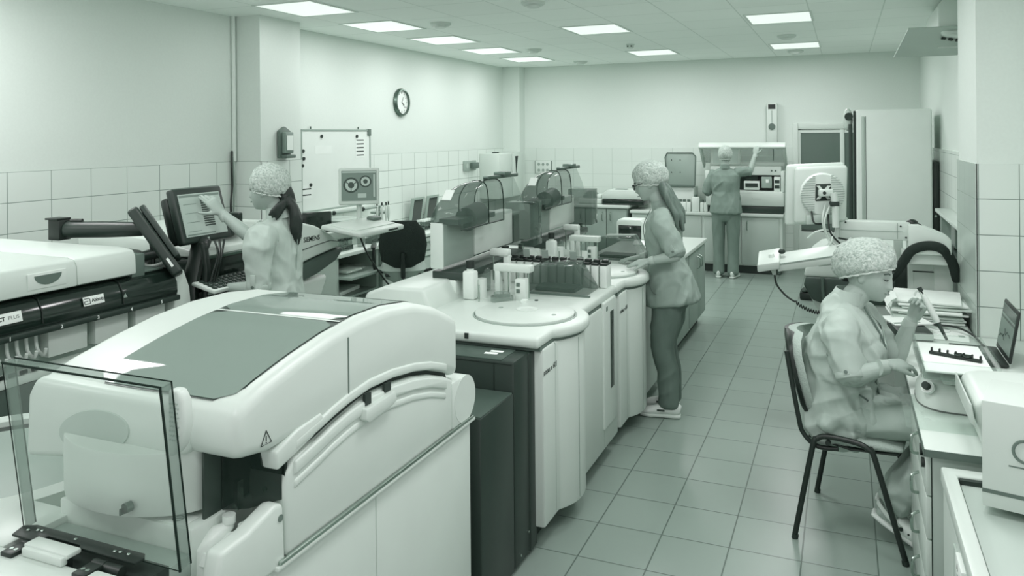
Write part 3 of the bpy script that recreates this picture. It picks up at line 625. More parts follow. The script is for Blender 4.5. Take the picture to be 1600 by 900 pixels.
# lid: a deep tray, open underneath, hinged at the back
U = V((0, -.42, .33)).normalized(); c0 = V((0, 11.2, 1.44))
def lidp(x, u, d): return V((x, 0, 0)) + c0 + U * u + V((0, .33, .42)).normalized() * d
l = MB()
for x0, x1 in ((-1.83, -1.80), (-.745, -.715)):
    l.obox((lidp((x0 + x1) / 2, .2, -.01)), (1, 0, 0), U, V((1, 0, 0)).cross(U), (.03, .46, .09), .01)
l.obox(lidp(-1.272, .43, -.012), (1, 0, 0), U, V((1, 0, 0)).cross(U), (1.13, .05, .09), .018, 3)
lid = l.build('lid_frame', 'white_plastic', t)
MB().obox(lidp(-1.272, .2, .035), (1, 0, 0), U, V((1, 0, 0)).cross(U), (1.1, .45, .01)).build('lid_inner_face', 'pale_acrylic', lid)
MB().box((-1.0, 11.0, 1.655), (-.85, 11.03, 1.67)).cyl((-.88, 11.02, 1.5), (-.88, 11.02, 1.66), .006).build('lid_strut', 'mid_plastic', t)
f = MB().box((-1.69, 10.97, 1.44), (-1.30, 10.995, 1.68), .008).build('monitor_frame', 'white_plastic', t)
MB().box((-1.66, 10.966, 1.46), (-1.33, 10.97, 1.66)).build('monitor_screen', 'screen_lit', f)
# smoked flap hung left of it
t = thing('smoked_flap', 'grey translucent flap standing open left of the open analyser', 'flap', (-2.1, 11.0, 1.14))
MB().prism([(-2.27, 1.14), (-2.30, 1.5), (-2.31, 1.56), (-2.28, 1.60), (-1.93, 1.595), (-1.89, 1.55), (-1.90, 1.14)], 1, 10.93, 10.945, .003).build('flap_panel', 'grey_plastic', t)
MB().tube([(-2.275, 10.925, 1.15), (-2.31, 10.925, 1.54), (-2.28, 10.925, 1.60), (-1.93, 10.925, 1.6), (-1.885, 10.925, 1.55), (-1.90, 10.925, 1.15)], .008, 8).build('flap_rim', 'mid_plastic', t)
MB().box((-2.27, 10.91, 1.13), (-1.90, 10.96, 1.16), .006).build('hinge_bar', 'mid_plastic', t)
for x, z in ((-2.22, 1.5), (-2.1, 1.5), (-2.1, 1.33), (-2.22, 1.33)): MB().cyl((x, 10.925, z), (x, 10.93, z), .007).build('rivet', 'ink', t)
MB().box((-2.24, 10.95, .80), (-1.92, 11.3, 1.13), .015).build('flap_stand', 'cream_plastic', t)
# ------------------------------------------------------------------ fridge in the far right corner
t = thing('fridge', 'tall white fridge against the far end of the right wall', 'fridge', (.46, 9.4, 0))
MB().box((.105, 9.04, .05), (.815, 9.75, 2.10), .025, 3).build('fridge_body', 'fridge_white', t)
MB().box((.11, 9.0, .06), (.815, 9.045, 2.10), .02, 3).build('door', 'fridge_white', t)
MB().box((.16, 8.985, .8), (.19, 9.0, 2.03), .006).build('door_grip', 'cabinet_pale', t)
MB().box((.198, 8.9975, .8), (.203, 9.0, 2.03)).build('grip_groove', 'mid_plastic', t)
MB().box((.085, 9.05, .3), (.105, 9.2, 2.09), .004).build('dark_gasket', 'ink', t)
MB().box((.13, 9.1, 0), (.79, 9.7, .05)).build('plinth', 'charcoal_panel', t)
t = thing('round_vent', 'round white fitting with dark disc at the fridge top corner', 'fitting', (.06, 9.1, 1.95))
MB().ball((.03, 9.12, 2.0), (.05, .07, .12)).build('vent_body', 'white_plastic', t)
MB().cyl((.04, 9.03, 2.03), (.04, 9.07, 2.03), .042, n=20).build('vent_disc', 'ink', t)
MB().cyl((.055, 9.06, .4), (.055, 9.06, 1.95), .02, n=12).build('vent_pipe', 'dark_plastic', t)
t = thing('dark_locker', 'dark tall locker in the gap between fridge and right wall', 'locker', (.86, 9.6, 0))
MB().box((.825, 9.1, 0), (.885, 10.2, 1.55), .005).build('locker_body', 'charcoal_panel', t)
MB().cyl((.85, 9.095, 1.0), (.85, 9.1, 1.0), .012).build('lock', 'metal', t)
# ================================================================== FOREGROUND ANALYSER WITH THE CURVED LID
RX, LX = -1.30, -1.98
t = thing('foreground_analyser', 'large white analyser with curved tinted-window lid in the foreground', 'analyser', (-1.62, 1.8, 0))
FA = t
MB().box((LX, .98, .03), (RX - .005, 2.015, .80), .006).box((LX, 2.018, .03), (RX - .005, 2.66, .80), .006).build('base_cabinet', 'white_plastic', t)
MB().box((LX + .03, 1.0, 0), (RX - .03, 2.64, .03)).build('plinth', 'charcoal_panel', t)
MB().box((LX - .01, 1.55, .80), (RX + .012, 2.67, .812), .003).build('base_top', 'white_plastic', t)
MB().box((RX + .002, 1.56, .812), (RX + .013, 2.66, .822), .003).build('trim_rail', 'metal', t)
slit = [(1.565, 1.040), (1.63, 1.056), (1.735, 1.076), (1.795, 1.090), (1.865, 1.102), (1.975, 1.112), (2.10, 1.107), (2.237, 1.089), (2.349, 1.064), (2.46, 1.026)]
top = [(1.43, 1.115), (1.418, 1.18), (1.425, 1.235), (1.52, 1.268), (1.66, 1.300), (1.80, 1.325), (1.95, 1.340), (2.10, 1.340), (2.25, 1.322), (2.40, 1.278), (2.56, 1.205)]
MB().prism(top + [(2.56, .99)] + [(y, z + (.010 if 1.7 < y < 1.87 else .005)) for y, z in slit[:1:-1]] + [(1.64, 1.098), (1.55, 1.094)], 0, LX, RX, .032, 4).build('lid', 'white_plastic', t, sharp=.9)
MB().prism([(1.60, .81), (1.60, .99), (1.605, 1.02)] + [(y, z - (.014 if 1.7 < y < 1.87 else .006)) for y, z in slit[1:]] + [(2.53, .985), (2.545, .81)], 0, LX, RX - .002, .012, 3).build('lower_cover', 'white_plastic', t, sharp=.9)
MB().prism([(1.63, .80), (1.63, 1.06), (1.75, 1.2), (2.1, 1.25), (2.4, 1.2), (2.5, 1.0), (2.5, .80)], 0, LX + .03, RX - .02).build('inner_body', 'ink', t)
MB().prism([(1.555, 1.092), (1.562, 1.045), (1.63, 1.060), (1.70, 1.078), (1.76, 1.10), (1.74, 1.13), (1.64, 1.12)], 0, RX - .05, RX + .005, .006, 2).build('lid_lip', 'white_plastic', t, sharp=.9)
def band(o0, o1, xa, nm, mat='white_plastic', i0=2):
    a = [(y, z + o0) for y, z in slit[i0:]]; b = [(y, z + o1) for y, z in slit[i0:][::-1]]
    MB().prism(a + b, 0, RX - .02, xa, .006, 2).build(nm, mat, t, sharp=.9)
band(.012, .040, RX + .006, 'lid_band', i0=1); band(-.050, -.014, RX + .005, 'cover_band', i0=1)
band(-.085, -.062, RX + .002, 'cover_band', i0=1)
MB().box((RX - .01, 1.868, 1.115), (RX + .0015, 1.873, 1.30)).build('lid_seam', 'ink_soft', t)
def lid_z(y):
    for (y0, z0), (y1, z1) in zip(top[2:], top[3:]):
        if y <= y1: return z0 + (z1 - z0) * (y - y0) / (y1 - y0)
    return top[-1][1]
def lid_patch(xa, x1, y0, y1, off, rc, n=16):
    rows = []
    for k in range(n + 1):
        y = y0 + (y1 - y0) * k / n; x0 = xa; d = max(0, rc - (y - y0)); ins = rc - math.sqrt(max(0, rc * rc - d * d)) if d > 0 else 0
        d2 = max(0, rc - (y1 - y)); ins2 = rc - math.sqrt(max(0, rc * rc - d2 * d2)) if d2 > 0 else 0; i_ = max(ins, ins2)
        rows.append([V((x0 + i_ + (x1 - x0 - 2 * i_) * j / 6, y, lid_z(y) + off)) for j in range(7)])
    return MB().grid(rows)
lid_patch(-1.799, -1.341, 1.446, 2.33, .0015, .05).build('window_gasket', 'dark_plastic', t)
lid_patch(-1.795, -1.345, 1.45, 1.885, .003, .045).build('lid_window', 'tint_window', t)
lid_patch(-1.795, -1.345, 1.897, 2.326, .003, .045).build('lid_window', 'tint_window', t)
lid_patch(-1.799, -1.341, 1.886, 1.896, .0035, .001, 4).build('window_bar', 'white_plastic', t)
# grip on the lower cover
MB().prism([(1.93, 1.078), (2.09, 1.085), (2.10, 1.055), (2.07, 1.045), (1.945, 1.035), (1.925, 1.05)], 0, RX - .01, RX + .022, .005).build('cover_grip', 'white_plastic', t)
MB().box((RX - .002, 1.945, 1.082), (RX + .007, 1.975, 1.115)).build('grip_hollow', 'ink', t)
MB().box((RX - .002, 2.05, 1.088), (RX + .007, 2.085, 1.115)).build('grip_hollow', 'ink', t)
MB().cyl((LX + .1, 2.60, .90), (RX + .005, 2.60, .90), .085, n=32).box((LX + .1, 2.5, .815), (RX + .004, 2.61, .985), .01).build('rear_roll', 'white_plastic', t)
# warning triangle on the lid corner
p = V((RX + .001, 1.525, 1.135)); m = MB()
tri = [p + V((0, .022 * math.sin(a), .022 * math.cos(a))) for a in (0, 2.094, 4.189, 0)]
m.tube(tri, .0013, 5); m.cyl(p + V((0, 0, .009)), p + V((0, 0, -.003)), .0012, n=6).ball(p + V((0, 0, -.007)), .0015, n=6)
m.build('warning_triangle', 'ink', t)
# rounded front cover, a drum shape below the lid
pl = [(-1.905, 1.60)] + [(-1.67 + .245 * math.cos(a) * (1 if math.cos(a) > 0 else .96), 1.51 - .16 * math.sin(a)) for a in [math.pi - math.pi * k / 14 for k in range(15)]] + [(-1.425, 1.60)]
MB().prism(pl, 2, .968, 1.12, .006).build('front_cover', 'white_plastic', t, sharp=.5)
MB().prism([(-2.0, 1.03), (-1.99, 1.20), (-1.96, 1.245), (-1.44, 1.238), (-1.44, 1.115), (-1.82, 1.055)], 1, 1.408, 1.98, .02, 3).build('cover_shoulder', 'white_plastic', t, sharp=.9)
MB().lathe([(.11, 0), (.11, .004), (.10, .006), (0, .006)], (0, 0, 0), 40, (0, -1, 0)).build('oval_reflection', 'cabinet_pale', t) if False else None
ov = MB(); ov.loft([((-1.74, 1.410, 1.135), .125, .055), ((-1.74, 1.404, 1.135), .123, .053)], ref=(1, 0, .18), n=36, rnd=False); ov.build('oval_reflection', 'cabinet_pale', t)  # pale grey oval plate standing in for a reflection on the cover
MB().cyl((-1.565, 1.345, 1.0), (-1.563, 1.362, 1.0), .012, n=18).box((-1.574, 1.338, .985), (-1.570, 1.35, 1.0)).build('key_lock', 'dark_metal', t)
MB().box((-1.85, 1.395, .80), (-1.41, 1.62, .955), .006).build('front_block', 'white_plastic', t)
MB().box((-1.86, 1.33, .80), (-1.41, 1.394, .90), .004).build('front_block_step', 'grey_plastic', t)  # greyer than the block: shade on the step put into its colour
MB().box((-1.53, 1.402, .9552), (-1.44, 1.45, .9562)).build('tray_label', 'paper', t)
MB().lathe([(.014, 0), (.014, .0012), (.0115, .0012), (.0115, 0)], (-1.48, 1.425, .956), 24).obox((-1.48, 1.425, .9566), (1, .6, 0), (-.6, 1, 0), (0, 0, 1), (.026, .003, .0012)).build('label_symbol', 'ink', t)
# dark loading bay
MB().box((-1.425, 1.445, .955), (-1.418, 1.62, 1.115)).build('bay_wall', 'dark_plastic', t)
MB().box((-1.42, 1.605, .80), (-1.31, 1.615, 1.12)).build('bay_back', 'gloss_black', t)
MB().grid([[(-1.415, 1.50, .955), (-1.36, 1.53, .955), (-1.315, 1.60, .955)], [(-1.415, 1.50, 1.11), (-1.36, 1.53, 1.11), (-1.315, 1.60, 1.11)]]).build('bay_window', 'dark_glass', t)
MB().box((-1.41, 1.40, .80), (-1.31, 1.60, .83)).build('bay_floor', 'grey_plastic', t)
MB().box((-1.40, 1.52, .95), (-1.385, 1.54, 1.02)).cyl((-1.35, 1.575, .985), (-1.35, 1.58, .985), .006).build('bay_fitting', 'metal', t)
# right front door, curved, with a finger hole
MB().prism([(1.37, .80), (1.355, .88), (1.37, .935), (1.46, .94), (1.475, .945), (1.555, .965), (1.585, .955), (1.592, .80)], 0, -1.345, RX + .004, .012, 3).build('front_door', 'white_plastic', t)
MB().cyl((RX + .002, 1.57, .925), (RX + .006, 1.57, .925), .009, n=14).build('finger_hole', 'ink_soft', t)
# front ledge with bracket and hinges
MB().prism([(1.05, .80), (1.05, .91), (1.075, .925), (1.218, .925), (1.228, .90), (1.228, .80)], 0, -2.0, -1.36, .004).build('front_ledge', 'white_plastic', t)
MB().prism([(1.05, .80), (1.05, .93), (1.07, .945), (1.2, .945), (1.22, .93), (1.22, .80)], 0, -2.05, -1.885, .008).build('ledge_cap', 'white_plastic', t)
MB().box((-1.49, 1.07, .925), (-1.36, 1.21, .943), .006).build('ledge_pad', 'white_plastic', t)
MB().box((-1.725, 1.205, .925), (-1.595, 1.222, .945), .004).box((-1.73, 1.215, .938), (-1.59, 1.252, .949), .003).build('ledge_bracket', 'white_plastic', t)
MB().box((-1.71, 1.222, .905), (-1.61, 1.245, .936)).build('bracket_hollow', 'ink', t)
MB().box((-1.82, 1.229, .80), (-1.41, 1.329, .905)).build('hinge_recess', 'ink', t)
MB().box((-2.02, 1.229, .80), (-1.822, 1.42, .918), .006).build('side_ledge', 'white_plastic', t)
# clear hinged shield leaning forward, with its hinge plate
sx0, sx1 = -1.828, -1.330; sb = V((0, 1.285, .932)); su_ = V((0, -.050, .413)); sl = su_.length; su_.normalize(); sn_ = V((1, 0, 0)).cross(su_)
def sh(x, h, d=0): return V((x, 0, 0)) + sb + su_ * h + sn_ * -d
def slab(xa, xb, ha, hb, da, db): return MB().obox((sh(xa, ha, da) + sh(xb, hb, db)) / 2, (1, 0, 0), sn_, su_, (abs(xb - xa), abs(db - da), abs(hb - ha)))
dsg = 1 if sh(0, 0, 1).y > sh(0, 0, 0).y else -1
s = slab(sx0, sx1, 0, sl, 0, .004 * dsg).build('front_shield', 'clear_acrylic', t)
for q_ in ((sx0, sx1, sl - .004, sl, .004, .03), (sx0, sx0 + .004, 0, sl - .004, .004, .03), (sx1 - .004, sx1, 0, sl - .004, .004, .03)):
    slab(q_[0], q_[1], q_[2], q_[3], q_[4] * dsg, q_[5] * dsg).build('shield_rim', 'pale_acrylic', s)
MB().tube([sh(sx0, sl, -.001 * dsg), sh(sx1, sl, -.001 * dsg), sh(sx1, 0, -.001 * dsg)], .0032, 6).build('shield_edge', 'edge_acrylic', s)
MB().tube([sh(sx0, sl, .03 * dsg), sh(sx1, sl, .03 * dsg), sh(sx1, 0, .03 * dsg)], .0022, 6).build('shield_edge', 'edge_acrylic', s)
MB().tube([sh(sx1, 0, 0), sh(sx0, 0, 0), sh(sx0, sl, 0), sh(sx0, sl, .03 * dsg), sh(sx0, 0, .03 * dsg)], .0013, 6).build('shield_edge', 'edge_acrylic', s)
MB().prism([(-1.815, 1.246), (-1.83, 1.285), (-1.80, 1.30), (-1.45, 1.30), (-1.435, 1.285), (-1.44, 1.262), (-1.61, 1.262), (-1.62, 1.272), (-1.725, 1.272), (-1.735, 1.246)], 2, .934, .940, .0015).build('hinge_plate', 'black_plastic', t)
for x, y in ((-1.795, 1.272), (-1.772, 1.280), (-1.76, 1.282), (-1.65, 1.284), (-1.52, 1.280), (-1.505, 1.282), (-1.48, 1.282)): MB().ball((x, y, .941), (.0045, .0045, .003), n=10).build('hinge_screw', 'metal', t)
for xa in (-1.775, -1.545):
    MB().cyl((xa, 1.248, .922), (xa + .035, 1.248, .922), .0135, n=18).cyl((xa + .0345, 1.248, .922), (xa + .085, 1.248, .922), .0125, n=18).build('hinge_barrel', 'black_plastic', t)
    h = MB().box((xa + .0, 1.190, .912), (xa + .038, 1.240, .934), .003).build('hinge_lug', 'black_plastic', t)
    for dx in (.012, .026): MB().cyl((xa + dx, 1.21, .934), (xa + dx, 1.21, .935), .005, n=12).build('lug_hole', 'metal', h)
# speaker-like ear with raised dots
MB().prism([(-1.372, 1.318), (-1.345, 1.318), (-1.33, 1.295), (-1.325, 1.25), (-1.335, 1.20), (-1.355, 1.175), (-1.372, 1.17)], 1, 1.292, 1.325, .008, 3).build('ear_grille', 'white_plastic', t)
m = MB()
for i in range(9):
    for j in range(4): m.ball((-1.364 + j * .007 + (i % 2) * .003, 1.2915, 1.29 - i * .010), .0022, n=6)
m.build('grille_dots', 'cabinet_pale', t)
# round sample carousel at its left side
c = V((-2.40, 1.62, .86))
MB().lathe([(.40, -.06), (.40, .03), (.37, .045), (.355, .03), (.355, -.06)], c, 56).build('carousel_rim', 'white_plastic', t)
MB().lathe([(.355, .0), (.355, .012), (.31, .012), (.31, 0)], c, 56).build('carousel_track', 'gloss_black', t)
MB().lathe([(.31, -.02), (.31, .012), (.28, .02), (0, .03)], c, 56).build('carousel_disc', 'cabinet_grey', t)
MB().lathe([(.40, -.80), (.40, -.06), (0, -.06)], c + V((0, 0, -.0)), 40).build('carousel_body', 'white_plastic', t)
# jugs standing in the loading bay
def jug(x, y, h, lab, grp='white jugs in the loading bay'):
    t2 = thing('wash_jug', lab, 'bottle', (x, y, .831), grp)
    MB().loft([((x - .03, y - .05, .831), .03, .03), ((x - .03, y - .05, .831 + h * .5), .032, .032), ((x - .012, y - .02, .831 + h * .72), .026, .026), ((x, y, .831 + h * .85), .014, .014), ((x, y, .831 + h), .013, .013)], n=16, rnd=False).build('jug_body', 'bottle_white', t2)
    MB().cyl((x, y, .831 + h * .9), (x, y, .831 + h + .008), .016, n=16).build('jug_cap', 'cream_plastic', t2)
    MB().obox((x - .0, y - .075, .831 + h * .42), (1, 0, 0), (0, 1, -.2), (0, .2, 1), (.04, .002, .03)).build('jug_label', 'paper', t2)
    return t2
jug(-1.385, 1.49, .115, 'translucent white jug with a wide neck in the analyser loading bay')
jug(-1.345, 1.50, .095, 'shorter white jug with a printed label in the analyser loading bay')
# ================================================================== LEFT SIDE: TRACK ANALYSER WITH THE DARK GLOSSY FRONT
AX = -3.10
t = thing('track_analyser', 'long white analyser with glossy black front strip along the left wall', 'analyser', (-3.6, 2.1, 0))
MB().box((-4.3, 1.15, .05), (AX - .03, 2.98, .86), .01).build('lower_body', 'slate_panel', t)
MB().box((-4.3, 1.15, .86), (AX - .02, 2.98, .90), .008).build('white_rail', 'white_plastic', t)
MB().box((-4.3, 1.15, .90), (AX - .10, 2.98, 1.07)).build('sampler_bay', 'cabinet_grey', t)
for k, (a, b) in enumerate(((2.33, 2.52), (2.56, 2.74), (2.78, 2.96))): MB().box((AX - .105, a, .93), (AX - .05, b, 1.068), .006).build('bay_panel', 'cream_plastic', t)
for k in range(7):
    y = 2.02 + k * .042
    MB().tube([(AX - .05, y, 1.07), (AX - .045, y, 1.0), (AX - .03, y + .004, .97), (AX - .005, y + .006, .965), (AX + .005, y + .006, .99)], .007, 8, smooth=3).build('sample_hook', 'cream_plastic', t)
m = MB()
for k in range(6): m.box((AX - .02, 1.98 + k * .05, .905), (AX - .012, 2.01 + k * .05, .92))
m.build('rack_tabs', 'black_plastic', t)
MB().prism([(-3.45, 1.205), (-3.17, 1.215), (-3.12, 1.195), (-3.095, 1.15), (-3.09, 1.10), (-3.10, 1.07), (-3.45, 1.07)], 1, 1.15, 2.985, .004).build('front_strip', 'gloss_black', t, sharp=1.0)
MB().box((-3.105, 1.15, 1.058), (-3.072, 2.985, 1.085), .006).build('front_lip', 'charcoal_panel', t)
for y in (2.26, 2.66): MB().tube([(-3.165, y, 1.2165), (-3.117, y, 1.197), (-3.092, y, 1.15), (-3.0865, y, 1.10)], .0025, 6).build('strip_joint', 'black_plastic', t)
MB().box((-3.45, 1.15, 1.213), (-3.15, 2.95, 1.222), .002).build('top_glass', 'mid_plastic', t)
N = V((1, 0, .26)).normalized(); UP = V((-.26, 0, 1)).normalized()
def plate(y, z, w_, h, txts, nm):
    c = V((-3.0885, y, z))
    p = MB().obox(c, N, (0, 1, 0), UP, (.003, w_, h), .001).build(nm, 'paper', t)
    m = MB()
    for s_, dy, sz, bold in txts: m.text(s_, c + N * .002 + V((0, dy, 0)), (0, 1, 0), UP, sz, .0004, bold)
    m.build('plate_lettering', 'ink', p)
    return c, p
c, p = plate(2.503, 1.150, .105, .040, [('Abbott', .019, .021, .0006)], 'maker_plate')
m = MB(); cc = c + V((0, -.034, 0)) + N * .002
for a, b in (((-.014, .012), (.010, .012)), ((.010, .012), (.014, .006)), ((.014, .006), (.014, -.012)), ((.014, -.012), (-.014, -.012)), ((-.014, -.012), (-.014, 0)), ((-.014, 0), (.004, 0))):
    m.tube([cc + V((0, a[0], 0)) + UP * a[1], cc + V((0, b[0], 0)) + UP * b[1]], .0016, 5)
m.build('plate_emblem', 'ink', p)
plate(2.035, 1.152, .27, .044, [('ARCHITECT', .005, .022, .0007), ('PLUS', .100, .022, -.0004)], 'model_plate')
m = MB()
for k, (px, py) in enumerate([(16, 532), (97, 511), (154, 497), (206, 483), (253, 470)]):
    q = at(px, py, X=-3.0715); m.text(str(k + 1), (-3.0715, q.y, 1.071), (0, 1, 0), (0, 0, 1), .022, .0004, .0005)
m.build('bay_numbers', 'paper', t)
MB().prism([(2.66, 1.128), (2.685, 1.128), (2.672, 1.148)], 0, -3.0925, -3.0905).build('arrow_mark', 'grey_plastic', t)
cv = MB().prism([(-4.15, 1.22), (-4.15, 1.33), (-4.1, 1.352), (-3.16, 1.347), (-3.115, 1.338), (-3.10, 1.31), (-3.095, 1.225)], 1, 1.15, 2.43, .008, 2).build('sample_cover', 'white_plastic', t)
MB().box((-3.099, 2.20, 1.245), (-3.0935, 2.375, 1.312), .002).build('cover_plate', 'cream_plastic', cv)
MB().lathe([(.062, -.004), (.062, .004), (0, .004)], (-3.0955, 2.29, 1.298), 28, (1, 0, 0)).box((-3.10, 2.2, 1.296), (-3.088, 2.38, 1.37)).build('grip_recess', 'cabinet_pale', cv) if False else \
    MB().prism([(2.29 - .062, 1.30)] + [(2.29 - .062 * math.cos(a), 1.30 - .042 * math.sin(a)) for a in [math.pi * k / 12 for k in range(1, 12)]] + [(2.29 + .062, 1.30)], 0, -3.0945, -3.092).build('grip_recess', 'mid_plastic', cv)
MB().prism([(-4.15, 1.22), (-4.15, 1.33), (-4.1, 1.352), (-3.17, 1.347), (-3.125, 1.338), (-3.11, 1.31), (-3.105, 1.225)], 1, 2.436, 2.75, .008, 2).build('sample_cover', 'white_plastic', t)
MB().box((-3.6, 2.752, 1.20), (-3.14, 2.83, 1.31), .006).build('cover_end', 'mid_plastic', t)
MB().prism([(2.985, .10), (2.985, 1.20), (3.05, 1.20), (3.09, 1.10), (3.11, .9), (3.11, .10)], 0, -3.5, -3.115, .012).build('end_panel', 'white_plastic', t)
MB().prism([(2.85, 1.20), (2.85, 1.33), (3.0, 1.29), (3.08, 1.2)], 0, -3.9, -3.35, .01).build('end_hood', 'white_plastic', t)
MB().box((-4.25, 1.2, 0), (-3.2, 2.9, .05)).build('plinth', 'charcoal_panel', t)
# black arm carrying the tilted monitor
t = thing('arm_mounted_monitor', 'black jointed arm with a tilted monitor on the track analyser top', 'monitor arm', (-3.71, 2.82, 1.35))
MB().box((-3.755, 2.78, 1.352), (-3.675, 2.85, 1.455), .004).box((-3.765, 2.77, 1.455), (-3.675, 2.85, 1.465), .002).build('arm_post', 'black_plastic', t)
d = V((.921, .389, 0)); a0 = V((-3.68, 2.83, 1.402))
MB().loft([(a0, .044, .04), (a0 + d * .05, .042, .038), (a0 + d * .2, .042, .04), (a0 + d * .38, .036, .034), (a0 + d * .42, .028, .026)], ref=(0, 0, 1), n=18).build('forearm', 'charcoal_panel', t)
MB().cyl(a0 + d * .02 + V((0, 0, .045)), a0 + d * .08 + V((0, 0, .045)), .012).build('arm_knob', 'black_plastic', t)
e = a0 + d * .40
ux = (d * .575 + V((0, 0, -.82))).normalized(); vy = V((-.80, .74, -.15)); vy = (vy - ux * vy.dot(ux)).normalized(); nz_ = ux.cross(vy)
cen = at(245, 382, Y=e.y + .02)
s1 = MB().obox(cen, ux, vy, nz_, (.40, .30, .055), .016, 3).build('monitor_shell', 'charcoal_panel', t)
up_ = nz_ if nz_.dot(d) > 0 else -nz_
MB().obox(cen + up_ * .045 - ux * .035, ux, vy, nz_, (.31, .27, .03), .01).build('monitor_back', 'dark_plastic', t)
MB().obox(cen + ux * .13 + V((0, 0, 0)) - vy * .1515, ux, vy, nz_, (.05, .002, .012)).build('maker_badge', 'paper', t)
MB().cyl(e, cen - up_ * .02 - ux * .1, .016).build('arm_joint', 'black_plastic', t)
MB().tube([a0 + d * .40, a0 + d * .43 + V((0, 0, -.06)), a0 + d * .44 + V((0, 0, -.15)), a0 + d * .44 + V((0, 0, -.2))], .012, smooth=4).build('arm_cable', 'black_plastic', t)
# touch monitor the first woman works on
t = thing('touch_monitor', 'black touch-screen monitor on a dark stand touched by the woman with the ponytail', 'monitor', (-3.2, 3.15, 1.0))
ty = V((0, 1, 0)); tz = V((-.085, 0, .29)).normalized(); tx = ty.cross(tz); cen = V((-3.258, 3.318, 1.448))
MB().obox(cen - tx * .015, tx, ty, tz, (.05, .36, .305), .014, 3).build('bezel', 'charcoal_panel', t)
MB().obox(cen + V((-.06, -.0, -.03)) - ty * .05, tx, ty, tz, (.06, .26, .26), .02).build('rear_housing', 'black_plastic', t)
sc_ = MB().obox(cen + tx * .0115, tx, ty, tz, (.002, .30, .235)).build('screen', 'screen_lit', t)
m = MB(); m2 = MB()
for k in range(13): m.obox(cen + tx * .0130 + ty * .035 + tz * (.085 - k * .0125), tx, ty, tz, (.001, .075, .0085))
m.build('menu_list', 'screen_dark', sc_)
m2.obox(cen + tx * .0128 + tz * .105, tx, ty, tz, (.001, .29, .012)).obox(cen + tx * .0128 - tz * .108 - ty * .04, tx, ty, tz, (.001, .2, .008))
for k in range(4): m2.obox(cen + tx * .0128 - ty * .08 + tz * (.06 - k * .05), tx, ty, tz, (.001, .09, .003))
m2.build('screen_text', 'screen_mid', sc_)
MB().obox(cen + tx * .0115 - tz * .135, tx, ty, tz, (.002, .014, .01)).build('maker_badge', 'grey_plastic', t)
MB().loft([((-3.22, 3.28, 1.31), .03, .05), ((-3.21, 3.22, 1.2), .025, .04), ((-3.19, 3.16, 1.08), .03, .045), ((-3.18, 3.14, .95), .03, .05)], n=12, ex=4).build('stand_post', 'black_plastic', t)
MB().loft([((-3.17, 3.24, 1.30), .018, .02), ((-3.13, 3.22, 1.17), .016, .02), ((-3.11, 3.19, 1.0), .02, .02)], n=10, ex=4).build('stand_brace', 'black_plastic', t)
MB().box((-3.28, 3.115, 0), (-3.10, 3.195, .96), .01).build('stand_foot', 'black_plastic', t)
for k in range(3): MB().tube([(-3.15 + k * .015, 3.3 + k * .02, 1.31), (-3.09 + k * .012, 3.26, 1.24), (-3.09, 3.21 + k * .02, 1.12), (-3.1 + k * .01, 3.2, 1.0)], .006, smooth=4).build('stand_cable', 'black_plastic', t)
MB().obox((-3.30, 3.02, 1.27), V((.921, .389, .2)), V((-.389, .921, 0)), V((-.2, 0, 1)), (.11, .10, .05), .02, 3).build('swivel_block', 'charcoal_panel', t)
m = MB(); cc = V((-3.27, 3.02, 1.235))
m.tube([cc + d * (.055 * math.cos(a)) + V((0, 0, .018 * math.sin(a) + .01 * math.cos(a))) + V((-.389, .921, 0)) * (.03 * math.sin(a)) for a in [2 * math.pi * k / 20 for k in range(21)]], .008, 8)
m.build('white_ring', 'white_plastic', t)
# ------------------------------------------------------------------ rounded immunoassay analyser behind the woman
t = thing('rounded_analyser', 'white rounded analyser with dark front panel beside the ponytailed woman', 'analyser', (-3.7, 3.9, 0))
MB().prism([(3.30, .06), (4.20, .06), (4.26, .5), (4.34, .8), (4.42, .94), (3.30, .94)], 0, -4.15, -3.22, .03, 3).build('lower_body', 'white_plastic', t, sharp=.9)
MB().prism([(3.24, .925), (3.95, .925), (4.25, .97), (4.46, 1.03), (4.53, 1.085), (4.52, 1.11), (4.2, 1.07), (3.95, 1.03), (3.24, 1.02)], 0, -4.18, -3.185, .012, 3).build('grey_band', 'slate_panel', t, sharp=.9)
MB().prism([(3.96, 1.035), (4.2, 1.075), (4.515, 1.115), (4.50, 1.145), (4.42, 1.21), (4.25, 1.285), (4.05, 1.335), (3.96, 1.345)], 0, -4.15, -3.195, .02, 4).build('end_cover', 'white_plastic', t, sharp=.9)
MB().prism([(3.24, 1.02), (3.955, 1.03), (3.955, 1.21), (3.24, 1.21)], 0, -4.1, -3.20, .008).build('front_panel', 'gloss_black', t)
MB().box((-3.22, 3.26, 1.205), (-3.185, 3.95, 1.222), .004).build('panel_rail', 'dark_metal', t)
MB().prism([(-4.15, 1.20), (-4.15, 1.33), (-3.75, 1.32), (-3.45, 1.29), (-3.26, 1.25), (-3.23, 1.215)], 1, 3.26, 3.96, .012, 3).build('front_deck', 'white_plastic', t)
MB().lathe([(.20, 0), (.20, .04), (.185, .045), (.18, .012), (0, .01)], (-3.52, 3.62, 1.30), 40).build('carousel_well', 'ink', t)
for k in range(7):
    a = k * .9; MB().cyl((-3.52 + .12 * math.cos(a), 3.62 + .12 * math.sin(a), 1.312), (-3.52 + .12 * math.cos(a), 3.62 + .12 * math.sin(a), 1.37), .014, n=12).build('reagent_vial', 'dark_plastic' if k % 3 else 'grey_plastic', t)
MB().box((-3.62, 3.72, 1.32), (-3.40, 3.80, 1.41), .01).build('carousel_guard', 'dark_glass', t)
MB().text('SIEMENS', (-3.1935, 4.20, 1.205), (0, 1, 0), (0, 0, 1), .045, .0006, .0006).build('maker_lettering', 'ink', t)
